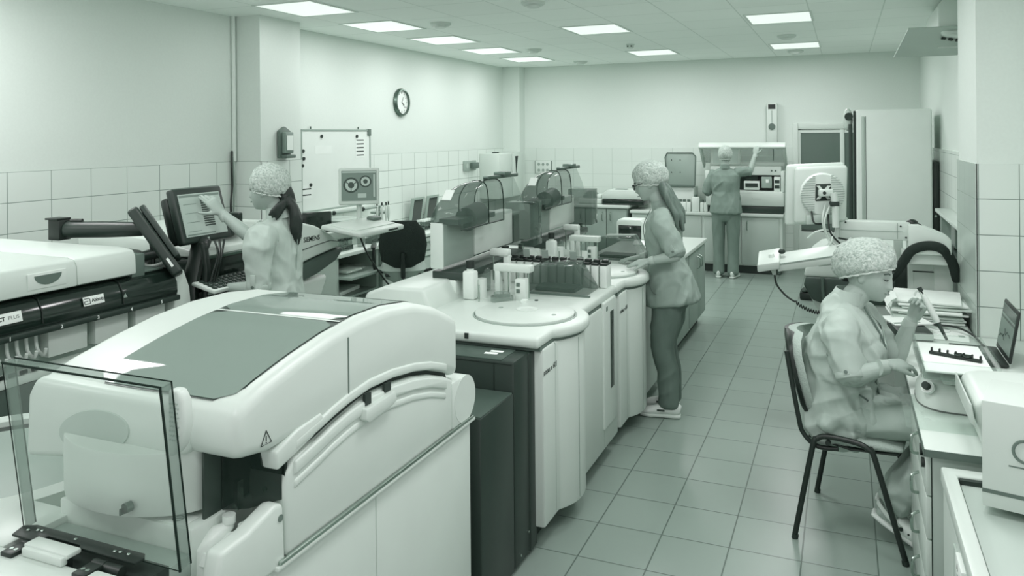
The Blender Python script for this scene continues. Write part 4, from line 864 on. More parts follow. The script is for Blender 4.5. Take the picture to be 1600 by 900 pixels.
MB().text('IMMULITE 2000 XPi', (-3.1985, 3.36, 1.075), (0, 1, 0), (0, 0, 1), .028, .0006).build('model_lettering', 'cabinet_grey', t)
MB().tube([(-3.19, 4.0, 1.135), (-3.193, 4.2, 1.155), (-3.193, 4.4, 1.17), (-3.2, 4.5, 1.15)], .0025, 6).build('cover_seam', 'ink', t)
MB().box((-4.05, 3.35, 0), (-3.3, 4.15, .06)).build('plinth', 'charcoal_panel', t)
# keyboard in front of it
kc = V((-3.08, 3.36, 1.085)); kx, ky, kz = V((0, 1, 0)), V((-1, 0, .22)).normalized(), V((.22, 0, 1)).normalized()
t = thing('keyboard', 'white keyboard with dark keys in front of the ponytailed woman', 'keyboard', kc)
MB().obox(kc, kx, ky, kz, (.44, .16, .02), .006).build('key_tray', 'white_plastic', t)
for r in range(4):
    for k in range(12): MB().obox(kc + kx * (-.19 + k * .034 + r * .004) + ky * (-.05 + r * .033) + kz * .013, kx, ky, kz, (.026, .024, .01), .004).build('key', 'dark_plastic', t)
MB().box((-3.18, 3.2, 1.0), (-3.0, 3.5, 1.045), .01).build('tray_support', 'charcoal_panel', t)
# ------------------------------------------------------------------ monitor and keyboard tray on a white post
tc = V((-3.05, 4.58, 0)); zf = at(555, 371, X=-2.88).z; zb = at(520, 352, X=-3.2).z
t = thing('monitor_workstation', 'white swivel workstation with a small monitor showing round diagrams and a keyboard tray', 'workstation', (-3.2, 4.75, 0))
tt = V((-.32, 0, zb - zf)).normalized(); tn = V((0, 1, 0)).cross(tt); tn = tn if tn.z > 0 else -tn
kc = V((-3.04, 4.57, (zf + zb) / 2))
MB().obox(kc, (0, 1, 0), tt, tn, (.54, .32, .035), .012, 3).build('keyboard_tray', 'white_plastic', t)
MB().obox(kc + tn * .02, (0, 1, 0), tt, tn, (.48, .2, .008), .003).build('tray_pad', 'cream_plastic', t)
MB().obox(kc + tn * .03 + V((-.05, .2, .01)), (0, 1, 0), tt, tn, (.1, .07, .03), .012).build('mouse', 'mid_plastic', t)
MB().obox(kc - tt * .161 + V((0, .12, 0)), (0, 1, 0), tt, tn, (.12, .003, .012)).build('tray_slot', 'ink', t)
vd = V((-.56, .83, 0)); rt = V((.83, .56, 0)); mc = at(561, 291, X=-3.20)
MB().obox(mc, rt, vd, (0, 0, 1), (.285, .045, .262), .012, 3).build('bezel', 'white_plastic', t)
MB().obox(mc + vd * .035, rt, vd, (0, 0, 1), (.2, .05, .18), .02).build('rear_housing', 'cream_plastic', t)
f = -vd; sc_ = MB().obox(mc + f * .0235 + V((0, 0, .005)), rt, vd, (0, 0, 1), (.245, .002, .215)).build('screen', 'screen_mid', t)
o_ = mc + f * .0255 + V((0, 0, .005))
def ring(cx, cz, r0, r1, mt, nm):
    m = MB().lathe([(r1, -.0004), (r1, .0006), (r0, .0006), (r0, -.0004)] if r0 > 0 else [(r1, -.0004), (r1, .0006), (0, .0006)], o_ + rt * cx + V((0, 0, cz)), 32, f); m.build(nm, mt, sc_)
ring(-.055, .005, 0, .055, 'screen_dark', 'diagram_disc'); o_ = o_ + f * .0008
ring(-.055, .005, .022, .042, 'screen_lit', 'diagram_ring'); ring(-.055, .005, 0, .010, 'screen_dark', 'diagram_hub')
m = MB()
for a in (.5, 2.6, 4.7): m.obox(o_ + f * .0004 + rt * (-.055 + .032 * math.cos(a)) + V((0, 0, .005 + .032 * math.sin(a))), rt * math.cos(a) + V((0, 0, math.sin(a))), f, rt * -math.sin(a) + V((0, 0, math.cos(a))), (.03, .001, .006))
m.build('diagram_spokes', 'screen_dark', sc_)
o_ = o_ - f * .0008; ring(.045, .03, 0, .042, 'screen_dark', 'diagram_disc'); o_ = o_ + f * .0008; ring(.045, .03, .016, .032, 'screen_lit', 'diagram_ring')
MB().obox(o_ + V((0, 0, .098)), rt, vd, (0, 0, 1), (.235, .001, .012)).obox(o_ + rt * .106, rt, vd, (0, 0, 1), (.012, .001, .16)).obox(o_ + rt * .02 + V((0, 0, -.07)), rt, vd, (0, 0, 1), (.06, .001, .03)).build('screen_text', 'screen_lit', sc_)
pb = V((mc.x, mc.y, 0)) + vd * .04
MB().cyl(pb + V((0, 0, kc.z - .05)), pb + V((0, 0, mc.z - .05)), .02, n=16).build('monitor_post', 'white_plastic', t)
MB().loft([(pb + V((.0, 0, kc.z - .06)), .03, .022), (V((-3.35, 4.55, kc.z - .08)), .03, .022), (V((-3.42, 4.44, kc.z - .10)), .035, .03)], ref=(0, 0, 1), n=14, ex=4).build('swivel_arm', 'white_plastic', t)
MB().box((-3.50, 4.30, 1.05), (-3.36, 4.50, kc.z - .06), .012).build('arm_bracket', 'cream_plastic', t)
MB().obox(V(((pb.x + kc.x) / 2, (pb.y + kc.y) / 2, kc.z - .035)), kc - pb - V((0, 0, kc.z)), V((0, 0, 1)).cross(kc - pb - V((0, 0, kc.z))), (0, 0, 1), (.25, .06, .03), .006).build('tray_arm', 'white_plastic', t)
MB().tube([kc + V((.1, -.2, -.03)), kc + V((.12, -.1, -.2)), kc + V((.2, .1, -.45)), kc + V((.3, .4, -.55)), kc + V((.2, .7, -.45))], .006, smooth=6).build('tray_cable', 'black_plastic', t)
# ================================================================== LEFT WALL BENCH
t = thing('lab_bench', 'pale lab bench with drawers along the left wall below the whiteboard', 'bench', (-4.55, 8.0, 0))
MB().box((XL + .014, 5.93, .765), (-4.20, 10.2, .80), .005).build('countertop', 'counter_top', t)
MB().box((XL + .014, 6.62, .05), (-4.26, 6.66, .765)).build('side_panel', 'cabinet_pale', t)
MB().box((XL + .014, 5.96, .02), (-4.26, 5.99, .765)).build('side_panel', 'cabinet_pale', t)
MB().box((XL + .014, 5.99, .56), (-4.12, 6.62, .585), .003).box((XL + .014, 5.99, .36), (-4.26, 6.62, .38)).box((XL + .014, 5.99, .10), (-4.26, 6.62, .12)).build('shelf_board', 'cabinet_grey', t)
MB().box((XL + .014, 5.99, .05), (XL + .03, 6.62, .76)).build('shelf_back', 'ink', t)
MB().box((XL + .014, 6.66, .05), (-4.24, 6.95, .765), .003).build('drawer_unit', 'cabinet_grey', t)
for z0, z1 in ((.62, .75), (.45, .61), (.08, .44)):
    dr = MB().box((-4.24, 6.67, z0), (-4.222, 6.94, z1), .003).build('drawer', 'cabinet_pale', t); MB().box((-4.222, 6.74, (z0 + z1) / 2), (-4.205, 6.87, (z0 + z1) / 2 + .01), .002).build('handle', 'metal', dr)
MB().box((XL + .014, 7.85, .05), (-4.24, 8.55, .765), .003).build('drawer_unit', 'cabinet_grey', t)
for a, b in ((7.36, 7.85),):
    MB().box((XL + .014, a, .05), (-4.24, b, .765), .003).build('drawer_unit', 'cabinet_grey', t)
for z0, z1 in ((.62, .75), (.08, .60)):
    dr = MB().box((-4.24, 7.38, z0), (-4.222, 7.84, z1), .003).build('drawer', 'cabinet_pale', t); MB().box((-4.222, 7.52, z1 - .05), (-4.205, 7.68, z1 - .04), .002).build('handle', 'metal', dr)
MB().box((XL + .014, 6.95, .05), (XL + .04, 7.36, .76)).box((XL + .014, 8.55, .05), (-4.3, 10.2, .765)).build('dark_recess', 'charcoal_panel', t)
t = thing('plastic_bag', 'crumpled clear plastic bag on the pulled-out shelf under the bench', 'bag', (-4.35, 6.25, .585))
m = MB().ball((-4.33, 6.25, .615), (.13, .24, .035), n=24)
for v in m.bm.verts: v.co += V((0, 0, 1)) * .02 * noise.noise(v.co * 14)
for v in m.bm.verts: v.co.z = max(v.co.z, .587)
m.build('bag_film', 'clear_acrylic', t); MB().box((-4.42, 6.12, .59), (-4.26, 6.38, .615), .01).build('bag_content', 'paper_shade', t)
for k, (z, n_) in enumerate(((.381, 'lower'), (.121, 'bottom'))):
    solo(MB().obox((-4.50, 6.28, z + .02), (1, .15, 0), (-.15, 1, 0), (0, 0, 1), (.3, .42, .035), .004), 'paper_pile', 'paper', f'pile of papers on the {n_} shelf under the bench', 'papers', 'paper piles under the bench')
# test tube racks, jars
def tube_rack(x, y, nx, ny, lab, z=.80):
    t = thing('tube_rack', lab, 'tube rack', (x, y, z), 'tube racks on the left bench')
    w_, l_ = nx * .026, ny * .026
    MB().box((x - w_ / 2, y - l_ / 2, z), (x + w_ / 2, y + l_ / 2, z + .012)).box((x - w_ / 2, y - l_ / 2, z + .045), (x + w_ / 2, y + l_ / 2, z + .05)).box((x - w_ / 2, y - l_ / 2, z), (x + w_ / 2, y - l_ / 2 + .004, z + .05)).box((x - w_ / 2, y + l_ / 2 - .004, z), (x + w_ / 2, y + l_ / 2, z + .05)).build('rack_frame', 'mid_plastic', t)
    return t
first = None
TUBES = 0
def tube_at(x, y, z, cap, lab, grp):
    t = thing('test_tube', lab, 'test tube', (x, y, z), grp)
    MB().cyl((x, y, z), (x, y, z + .085), .0085, n=10).build('tube_glass', 'pale_acrylic', t); MB().cyl((x, y, z + .08), (x, y, z + .10), .0105, n=10).build('tube_cap', cap, t)
    return t
for ri, (x, y, nx, ny, lab, where) in enumerate([(-4.33, 6.18, 3, 7, 'dark tube rack at the near end of the left bench', 'near end of the left bench'), (-4.36, 6.75, 3, 9, 'dark tube rack beyond the jar on the left bench', 'left bench beyond the jar'),
                                          (-4.42, 7.9, 4, 9, 'dark tube rack behind the office chair on the left bench', 'left bench behind the office chair')]):
    tube_rack(x, y, nx, ny, lab); w_, l_ = nx * .026, ny * .026; proto = None
    for i in range(nx):
        for j in range(ny):
            if (i * 7 + j * 3 + ri) % 5 == 0: continue
            px, py = x - w_ / 2 + .013 + i * .026, y - l_ / 2 + .013 + j * .026
            lb = f'capped sample tubes standing in the rack on the {where}'
            if proto is None: proto = tube_at(px, py, .814, ['dark_plastic', 'grey_plastic', 'paper'][ri], lb, f'tubes in the rack on the {where}')
            else: dup(proto, (px, py, .814))
t = thing('specimen_jar', 'clear lidded specimen jar between tube racks on the left bench', 'jar', (-4.32, 6.45, .80))
MB().lathe([(.035, 0), (.04, .01), (.04, .08), (.036, .09)], (-4.32, 6.45, .80), 20).build('jar_body', 'pale_acrylic', t); MB().cyl((-4.32, 6.45, .885), (-4.32, 6.45, .91), .041, n=20).build('jar_lid', 'white_plastic', t)
t = thing('pipette_stand', 'small stand holding white pipettes on the left bench', 'pipette stand', (-4.5, 7.05, .80))
MB().cyl((-4.5, 7.05, .80), (-4.5, 7.05, .82), .09, n=24).cyl((-4.5, 7.05, .82), (-4.5, 7.05, 1.12), .012).cyl((-4.5, 7.05, 1.06), (-4.5, 7.05, 1.08), .09, n=24).build('stand_frame', 'cabinet_grey', t)
PIP = None
for k in range(5):
    a = -1.2 + k * .5; q = V((-4.5 + .1 * math.cos(a), 7.05 + .1 * math.sin(a), .9))
    if PIP is None:
        PIP = thing('stand_pipette', 'white pipettes with dark plungers hanging on the pipette stand', 'pipette', q, 'pipettes on the stand')
        MB().loft([(q, .003, .003), (q + V((0, 0, .1)), .007, .007), (q + V((0, 0, .13)), .013, .015), (q + V((0, 0, .24)), .014, .016)], n=12).build('pipette_body', 'white_plastic', PIP)
        MB().cyl(q + V((0, 0, .24)), q + V((0, 0, .28)), .008).build('plunger', 'ink', PIP)
    else: dup(PIP, q)
# small framed panels leaning on the wall
for k, (px, nm) in enumerate(((651, 'nearer'), (674, 'farther'))):
    c = at(px, 328, X=-4.78); t = thing('framed_panel', f'{nm} small black panel in a pale frame leaning on the left wall', 'panel', (c.x, c.y, .80))
    MB().obox((c.x, c.y, .96), (.15, 0, 1), (0, 1, 0), (1, 0, -.15), (.33, .30, .02), .004).build('pale_frame', 'grey_plastic', t)
    MB().obox((c.x + .013, c.y, .97), (.15, 0, 1), (0, 1, 0), (1, 0, -.15), (.25, .2, .004)).build('black_face', 'gloss_black', t)
t = thing('desktop_monitor', 'black flat monitor on the left bench below the whiteboard', 'monitor', (-4.6, 6.05, .80))
MB().obox((-4.6, 6.07, 1.03), (.5, .85, 0), (-.85, .5, 0), (0, 0, 1), (.36, .035, .26), .008).build('monitor_body', 'gloss_black', t); MB().cyl((-4.62, 6.08, .82), (-4.62, 6.08, .92), .02).cyl((-4.62, 6.08, .80), (-4.62, 6.08, .82), .09, n=20).build('monitor_stand', 'black_plastic', t)
t = thing('grey_case', 'grey boxy instrument on the left bench below the whiteboard', 'instrument', (-4.6, 6.5, .80))
MB().box((-4.78, 6.3, .801), (-4.45, 6.72, 1.06), .01).build('case_body', 'cabinet_pale', t); MB().box((-4.45, 6.36, .86), (-4.446, 6.66, 1.0)).build('case_front', 'cabinet_grey', t)
t = thing('wall_bracket', 'grey jointed swing arm on the wall below the whiteboard', 'arm', (-4.8, 6.2, 1.13))
MB().box((XL + .014, 6.1, 1.08), (XL + .05, 6.22, 1.2), .006).build('wall_plate', 'grey_plastic', t)
MB().tube([(XL + .05, 6.16, 1.14), (-4.6, 6.4, 1.12), (-4.5, 6.75, 1.13), (-4.45, 7.05, 1.14)], .014).build('arm_tube', 'grey_plastic', t)
MB().ball((-4.6, 6.4, 1.12), .022).ball((-4.5, 6.75, 1.13), .022).build('arm_knuckle', 'ink', t)
# ------------------------------------------------------------------ office chair
cx, cy = -3.93, 6.58
t = thing('office_chair', 'black office chair with a pale seat at the left bench', 'chair', (cx, cy, 0))
MB().loft([((cx + .20, cy, .62), .06, .015), ((cx + .22, cy, .70), .20, .02), ((cx + .25, cy, .85), .225, .028), ((cx + .27, cy, .98), .205, .028), ((cx + .27, cy, 1.07), .13, .018)], ref=(0, 1, 0), n=28, ex=2.6).build('backrest', 'black_fabric', t)
MB().loft([((cx, cy, .565), .20, .19), ((cx, cy, .60), .235, .225), ((cx, cy, .625), .22, .21)], ref=(1, 0, 0), n=28, ex=3).build('seat', 'chair_fabric', t)
MB().box((cx - .17, cy - .17, .54), (cx + .17, cy + .17, .57), .01).build('seat_pan', 'black_plastic', t)
MB().tube([(cx + .05, cy, .55), (cx + .24, cy, .55), (cx + .27, cy, .62), (cx + .28, cy, .78)], .022, smooth=4).build('back_bar', 'black_plastic', t)
for s_ in (-1, 1):
    MB().tube([(cx - .02, cy + s_ * .19, .56), (cx - .02, cy + s_ * .27, .58), (cx + .04, cy + s_ * .28, .70), (cx + .03, cy + s_ * .28, .80)], .016, smooth=4).build('arm_bracket', 'black_plastic', t)
    MB().loft([((cx - .12, cy + s_ * .28, .815), .022, .012), ((cx + .0, cy + s_ * .28, .82), .028, .014), ((cx + .12, cy + s_ * .28, .81), .022, .012)], ref=(0, 1, 0), n=14).build('armrest', 'black_plastic', t)
MB().cyl((cx, cy, .10), (cx, cy, .55), .025).cyl((cx, cy, .10), (cx, cy, .3), .035).build('gas_column', 'black_plastic', t)
for k in range(5):
    a = k * 2 * math.pi / 5 + .3; e = V((cx + .28 * math.cos(a), cy + .28 * math.sin(a), .07))
    l = MB().loft([((cx, cy, .12), .03, .025), (e, .02, .015)], n=10).build('base_leg', 'black_plastic', t); MB().cyl(e + V((-.02 * math.sin(a), .02 * math.cos(a), -.042)), e + V((.02 * math.sin(a), -.02 * math.cos(a), -.042)), .027).build('castor', 'black_plastic', l)
bpy.data.objects['office_chair'].rotation_euler = (0, 0, math.radians(-60))
# ================================================================== RIGHT SIDE: DESK
t = thing('work_desk', 'white desk with a drawer column the seated woman works at', 'desk', (.58, 4.2, 0))
MB().prism([(.25, 3.12), (.893, 3.12), (.893, 4.91), (.64, 4.91), (.64, 5.62), (.25, 5.62)], 2, .722, .75, .003).build('desktop', 'counter_top', t)
MB().box((.252, 3.118, .7222), (.895, 3.122, .7478)).box((.2475, 3.12, .7222), (.2515, 5.62, .7478)).build('edge_band', 'mid_plastic', t)
MB().box((.275, 3.15, .02), (.86, 3.168, .722), .002).build('end_panel', 'cabinet_pale', t)
MB().box((.275, 3.168, .04), (.86, 3.93, .72)).build('pedestal', 'cream_plastic', t)
MB().box((.2725, 3.149, .02), (.276, 3.153, .72)).build('edge_line', 'ink', t)
for z0, z1 in ((.565, .715), (.41, .56), (.235, .405), (.05, .23)):
    dr = MB().box((.258, 3.17, z0), (.275, 3.93, z1), .003).build('drawer', 'white_plastic', t)
    MB().tube([(.258, 3.47, z1 - .03), (.234, 3.46, z1 - .04), (.230, 3.46, z1 - .08), (.236, 3.47, z1 - .11), (.258, 3.48, z1 - .115)], .006, smooth=3).build('drawer_handle', 'metal', dr)
MB().box((.62, 3.95, .05), (.64, 5.6, .72)).box((.28, 5.58, .0), (.62, 5.6, .722)).build('back_panel', 'cabinet_pale', t)
MB().cyl((.256, 3.25, .70), (.245, 3.25, .70), .022, n=18).cyl((.256, 3.22, .665), (.247, 3.22, .665), .018, n=18).build('desk_knob', 'black_plastic', t)
# acrylic board lying on the desk edge
solo(MB().box((.205, 3.31, .752), (.44, 3.72, .758), .001), 'acrylic_board', 'clear_acrylic', 'clear acrylic board lying over the desk edge in front of the shaker', 'board')
# rocking shaker with tray
t = thing('rocking_shaker', 'white rocking shaker with a clear-sided tray on the desk', 'shaker', (.42, 3.72, .75))
MB().loft([((.43, 3.72, .754), .165, .185), ((.43, 3.72, .80), .16, .18), ((.43, 3.72, .845), .135, .15), ((.43, 3.72, .86), .11, .12)], ref=(1, 0, 0), n=36, rnd=False, ex=3).build('shaker_base', 'white_plastic', t)
MB().loft([((.43, 3.72, .751), .166, .186), ((.43, 3.72, .757), .166, .186)], ref=(1, 0, 0), n=36, rnd=False, ex=3).build('base_gasket', 'ink', t)
k = V((.305, 3.585, .832)); kd = V((-.5, -.6, .5)).normalized()
MB().cyl(k, k + kd * .012, .026, n=20).build('dial_plate', 'paper', t); MB().cyl(k + kd * .012, k + kd * .03, .015, n=16).build('dial_knob', 'ink', t)
MB().box((.35, 3.55, .86), (.52, 3.88, .90), .008).build('tray_mount', 'cabinet_pale', t)
tr = MB().box((.285, 3.475, .925), (.525, 3.93, .932), .001).build('tray_plate', 'paper', t)
s = MB()
for a, b in (((.272, 3.462, .90), (.278, 3.945, .968)), ((.534, 3.462, .90), (.54, 3.945, .968)), ((.278, 3.462, .90), (.534, 3.468, .968)), ((.278, 3.939, .90), (.534, 3.945, .968))):
    MB().box(a, b).build('tray_side', 'clear_acrylic', t)
MB().box((.278, 3.468, .90), (.534, 3.939, .906)).build('tray_floor', 'pale_acrylic', t)
MB().tube([(.275, 3.465, .968), (.537, 3.465, .968), (.537, 3.942, .968), (.275, 3.942, .968), (.275, 3.465, .968)], .0025, 6).build('tray_edge', 'clear_acrylic', t)
t = thing('strip_rack', 'short black toothed strip rack in the shaker tray', 'rack', (.41, 3.7, .933))
d = V((.89, -.42, 0)).normalized(); c = V((.412, 3.70, .939))
MB().obox(c, d, (.42, .89, 0), (0, 0, 1), (.20, .02, .012), .003).build('rack_bar', 'black_plastic', t)
for k in range(7): MB().obox(c + d * (-.094 + k * .031) + V((.004, .01, .008)), d, (.42, .89, 0), (0, 0, 1), (.007, .014, .022), .003).build('rack_tooth', 'black_plastic', t)
for k in (3, 4): MB().lathe([(.016, 0), (.018, .006), (.016, .006), (.014, 0)], c + d * (-.094 + k * .031 + .015) + V((0, 0, .008)), 16).build('well_ring', 'dark_plastic', t)
# laptop
t = thing('laptop', 'black open laptop on the desk against the tiled pillar', 'laptop', (.62, 4.475, .75))
MB().obox((.595, 4.475, .762), (0, 1, 0), (1, 0, 0), (0, 0, 1), (.345, .215, .016), .005).build('laptop_base', 'black_plastic', t)
for r in range(4):
    MB().obox((.555 + r * .034, 4.475, .7715), (0, 1, 0), (1, 0, 0), (0, 0, 1), (.29, .024, .003), .001).build('key_row', 'dark_plastic', t)
sn = V((-.986, 0, .165)).normalized(); su = V((.165, 0, .986)).normalized(); sc0 = V((.705, 4.475, .772))
MB().obox(sc0 + su * .125, (0, 1, 0), sn, su, (.345, .012, .25), .006).build('laptop_lid', 'black_plastic', t)
sc_ = MB().obox(sc0 + su * .13 + sn * .0068, (0, 1, 0), sn, su, (.315, .001, .205)).build('laptop_screen', 'screen_mid', t)
m = MB().obox(sc0 + su * .208 + sn * .0078, (0, 1, 0), sn, su, (.31, .001, .04)).obox(sc0 + su * .17 + sn * .0078, (0, 1, 0), sn, su, (.31, .001, .010)); m.build('screen_banner', 'screen_dark', sc_)
m = MB(); random.seed(3); q = sc0 + sn * .008
for (y0_, z0_) in ((-.1, .115), (.0, .08)):
    pts = [q + V((0, y0_ + k * .018, 0)) + su * (z0_ + random.uniform(-.016, .016)) for k in range(8)]; m.tube(pts, .0012, 5)
m.build('screen_trace', 'ink', sc_)
# printer and carton
t = thing('desk_printer', 'white desktop printer with a sloping lid at the near end of the desk', 'printer', (.66, 3.3, .75))
MB().prism([(.44, .752), (.405, .88), (.40, .935), (.42, .955), (.47, .965), (.86, .975), (.87, .752)], 1, 3.08, 3.44, .015, 3).build('printer_body', 'white_plastic', t)
MB().prism([(.402, .865), (.398, .885), (.39, .94), (.382, .945), (.384, .88)], 1, 3.06, 3.45, .003).build('lid_edge', 'white_plastic', t)
MB().prism([(.46, .962), (.48, .982), (.60, .986), (.62, .968)], 1, 3.08, 3.24, .006).build('output_tray', 'cream_plastic', t)
MB().obox((.61, 3.16, .977), (0, 1, 0), (1, 0, .02), (0, 0, 1), (.2, .005, .006)).build('tray_gap', 'ink', t)
MB().obox((.62, 3.36, .971), (.8, .4, 0), (-.4, .8, 0), (0, 0, 1), (.05, .02, .001)).build('lid_marking', 'grey_plastic', t)
t = thing('bench_freezer', 'low white machine with a slotted rim standing at the near desk end', 'machine', (.62, 2.6, 0))
MB().box((.30, 2.05, 0), (.89, 3.06, .66), .015, 3).build('machine_body', 'white_plastic', t)
MB().prism([(.295, 2.05), (.295, 3.08), (.89, 3.08), (.89, 3.02), (.34, 3.02), (.34, 2.05)], 2, .66, .712, .008).build('rim', 'white_plastic', t)
MB().box((.345, 2.06, .66), (.885, 3.01, .69), .006).build('lid', 'cabinet_pale', t)
MB().box((.345, 2.995, .69), (.885, 3.015, .705)).build('rim_slot', 'ink', t)
MB().box((.292, 2.1, .05), (.302, 2.72, .62), .006).build('side_panel', 'cabinet_pale', t)
MB().box((.288, 2.50, .56), (.302, 2.62, .64), .002).build('type_plate', 'paper', t)
MB().text('A', (.2875, 2.58, .615), (0, -1, 0), (0, 0, 1), .028, .0005).text('P', (.2875, 2.58, .585), (0, -1, 0), (0, 0, 1), .022, .0005).build('plate_lettering', 'ink', t)
t = thing('white_carton', 'tall white carton with a round dark logo on the near machine', 'carton', (.62, 2.9, .712))
R = Matrix.Rotation(math.radians(-14), 3, 'Z'); cc = V((.655, 2.86, 0)); X_, Y_ = R @ V((1, 0, 0)), R @ V((0, 1, 0))
MB().obox(cc + V((0, 0, .715 + .163)), X_, Y_, (0, 0, 1), (.50, .26, .325), .004).build('carton_body', 'white_plastic', t)
MB().obox(cc - Y_ * .1305 + V((0, 0, .765)), X_, Y_, (0, 0, 1), (.50, .0015, .012)).build('dark_stripe', 'mid_plastic', t)
lo = cc - Y_ * .131 - X_ * .135 + V((0, 0, .905))
m = MB()
arc = [lo + X_ * (.033 * math.cos(a)) + V((0, 0, .033 * math.sin(a))) for a in [.7 + 5.0 * k / 20 for k in range(21)]]
m.tube(arc, .0045, 6); m.tube([arc[-1], lo + X_ * .03 - V((0, 0, .002)), lo + X_ * .004 - V((0, 0, .002))], .004, 6); m.build('round_logo', 'ink_soft', t)
MB().obox(lo - V((0, 0, .05)), X_, Y_, (0, 0, 1), (.09, .001, .004)).build('logo_line', 'ink_soft', t)
# papers on the far half of the desk
solo(MB().obox((.50, 4.98, .7525), (.95, -.1, 0), (.1, .95, 0), (0, 0, 1), (.24, .42, .002)), 'drawing_sheet', 'paper', 'large white sheet with faint drawing on the desk behind the pipette', 'paper')
m = MB(); random.seed(5)
for k in range(5):
    p = V((.44 + random.uniform(-.04, .06), 4.95 + random.uniform(-.1, .12), .7545)); m.tube([p + V((.04 * math.cos(a), .05 * math.sin(a), 0)) for a in [k + 3.5 * j / 9 for j in range(10)]], .0008, 4)
m.box((.56, 4.86, .7535), (.59, 4.90, .7545)); dro = m.build('pencil_marks', 'grey_plastic', bpy.data.objects['drawing_sheet'])
t = thing('paper_stack', 'thick untidy stack of papers on the far end of the desk', 'papers', (.45, 5.25, .75)); random.seed(9)
for k in range(9):
    a = random.uniform(-.12, .12); MB().obox((.45 + random.uniform(-.03, .03), 5.26 + random.uniform(-.03, .03), .757 + k * .016), (math.cos(a), math.sin(a), 0), (-math.sin(a), math.cos(a), 0), (0, 0, 1), (.36, .40, .0105), .002).build('paper_sheaf', 'paper' if k % 3 else 'paper_shade', t)
MB().grid([[(.27, 5.05, .905 + .004), (.27, 5.30, .906)], [(.24, 5.04, .895), (.235, 5.28, .893)], [(.215, 5.02, .865), (.205, 5.25, .865)]]).build('curled_corner', 'paper', t)
t = thing('dark_book', 'dark bound book lying on the desk behind the seated woman\'s arm', 'book', (.33, 4.9, .75))
MB().obox((.32, 4.86, .772), (.98, .15, 0), (-.15, .98, 0), (0, 0, 1), (.17, .3, .04), .003).build('book_cover', 'charcoal_panel', t)
MB().obox((.322, 4.855, .772), (.98, .15, 0), (-.15, .98, 0), (0, 0, 1), (.165, .304, .03)).build('book_pages', 'paper_shade', t)
t = thing('note_pad', 'white printed pad leaning over the dark book', 'pad', (.29, 4.98, .793))
MB().obox((.31, 4.98, .798), (.9, .3, .05), (-.3, .9, .0), (-.05, 0, 1), (.2, .22, .008)).build('pad_sheet', 'paper', t); MB().obox((.31, 4.90, .803), (.9, .3, .05), (-.3, .9, .0), (-.05, 0, 1), (.14, .02, .002)).build('pad_print', 'grey_plastic', t)
solo(MB().tube([(.46, 5.05, .77), (.56, 4.98, .78), (.62, 4.86, .775), (.64, 4.7, .77), (.66, 4.55, .765)], .006, smooth=6), 'desk_cable', 'black_plastic', 'black cable lying across the white drawing sheet', 'cable')
# ================================================================== ANALYSER BEHIND THE SEATED WOMAN
t = thing('curved_analyser', 'white curved analyser with grey band behind the seated woman', 'analyser', (.2, 6.4, 0))
MB().prism([(-.10, .05), (-.12, .35), (-.19, .62), (-.24, .73), (.62, .73), (.62, .05)], 1, 5.9, 7.0, .03, 3).build('lower_body', 'white_plastic', t, sharp=.9)
MB().prism([(-.26, .86), (-.275, .80), (-.22, .70), (-.15, .675), (.40, .70), (.40, .86)], 1, 5.87, 7.02, .012, 3).build('grey_band', 'slate_panel', t, sharp=.9)
MB().prism([(-.275, .855), (-.26, .92), (-.18, .985), (-.02, 1.02), (.60, 1.03), (.60, .855)], 1, 5.88, 7.0, .02, 3).build('top_cover', 'white_plastic', t, sharp=.9)
MB().box((.02, 5.95, 0), (.6, 6.95, .05)).build('plinth', 'charcoal_panel', t)
MB().box((.37, 5.74, .74), (.53, 5.9, 1.03), .012).box((.52, 5.72, .72), (.63, 5.9, 1.03), .02).build('end_column', 'cream_plastic', t)
MB().box((.405, 5.733, .78), (.525, 5.742, .955), .004).build('column_door', 'white_plastic', t)
MB().box((.40, 5.735, .955), (.53, 5.741, .962)).box((.525, 5.735, .76), (.53, 5.741, .96)).build('door_gap', 'ink', t)
MB().box((.30, 5.76, .80), (.37, 5.9, 1.0), .005).box((.30, 5.78, 1.0), (.345, 5.9, 1.18), .008).build('column_recess', 'charcoal_panel', t)
MB().box((.29, 5.755, 1.02), (.345, 5.775, 1.18), .004).build('column_flap', 'white_plastic', t)
MB().tube([(-.15, 5.86, .86), (-.14, 5.855, .7), (-.08, 5.87, .5), (-.06, 5.88, .3)], .012, smooth=5).build('band_cable', 'mid_plastic', t)
# swing arm with the monitor seen from behind
t = thing('swing_monitor', 'white monitor seen from behind on a boxy swing arm', 'monitor', (.15, 5.6, 1.05))
pb = [at(1228, 258, Y=5.5), at(1318, 255, Y=5.5), at(1322, 345, Y=5.5), at(1232, 355, Y=5.5)]
c = sum(pb, V()) / 4; rx = (pb[1] - pb[0]).normalized(); rx = (rx + V((0, .30, 0))).normalized(); rz = V((.03, .0, 1)).normalized(); ry = rz.cross(rx)
MB().obox(c + ry * .03, rx, ry, rz, (.37, .04, .40), .02, 3).build('bezel', 'white_plastic', t)
MB().obox(c + rx * .025 + ry * -.015, rx, ry, rz, (.33, .05, .365), .022, 3).build('rear_shell', 'white_plastic', t)
MB().lathe([(.145, 0), (.13, .018), (0, .024)], c + rx * .03 + ry * -.035 + rz * .0, 40, -ry).build('vent_dome', 'cream_plastic', t)
for sx in (-1, 1):
    m = MB()
    for k in range(17):
        zz = -.12 + k * .015; hw = math.sqrt(max(.0, .137 ** 2 - zz * zz)); a = .05
        if hw > a: m.obox(c + rx * (.03 + sx * (a + hw) / 2) + rz * zz - ry * .054, rx, ry, rz, (hw - a, .006, .004))
    m.build('vent_slots', 'grey_plastic', t)
q = c + rx * .03 - ry * .06 + rz * .015
MB().obox(q, rx, ry, rz, (.095, .012, .11), .006).build('mount_recess', 'ink', t)
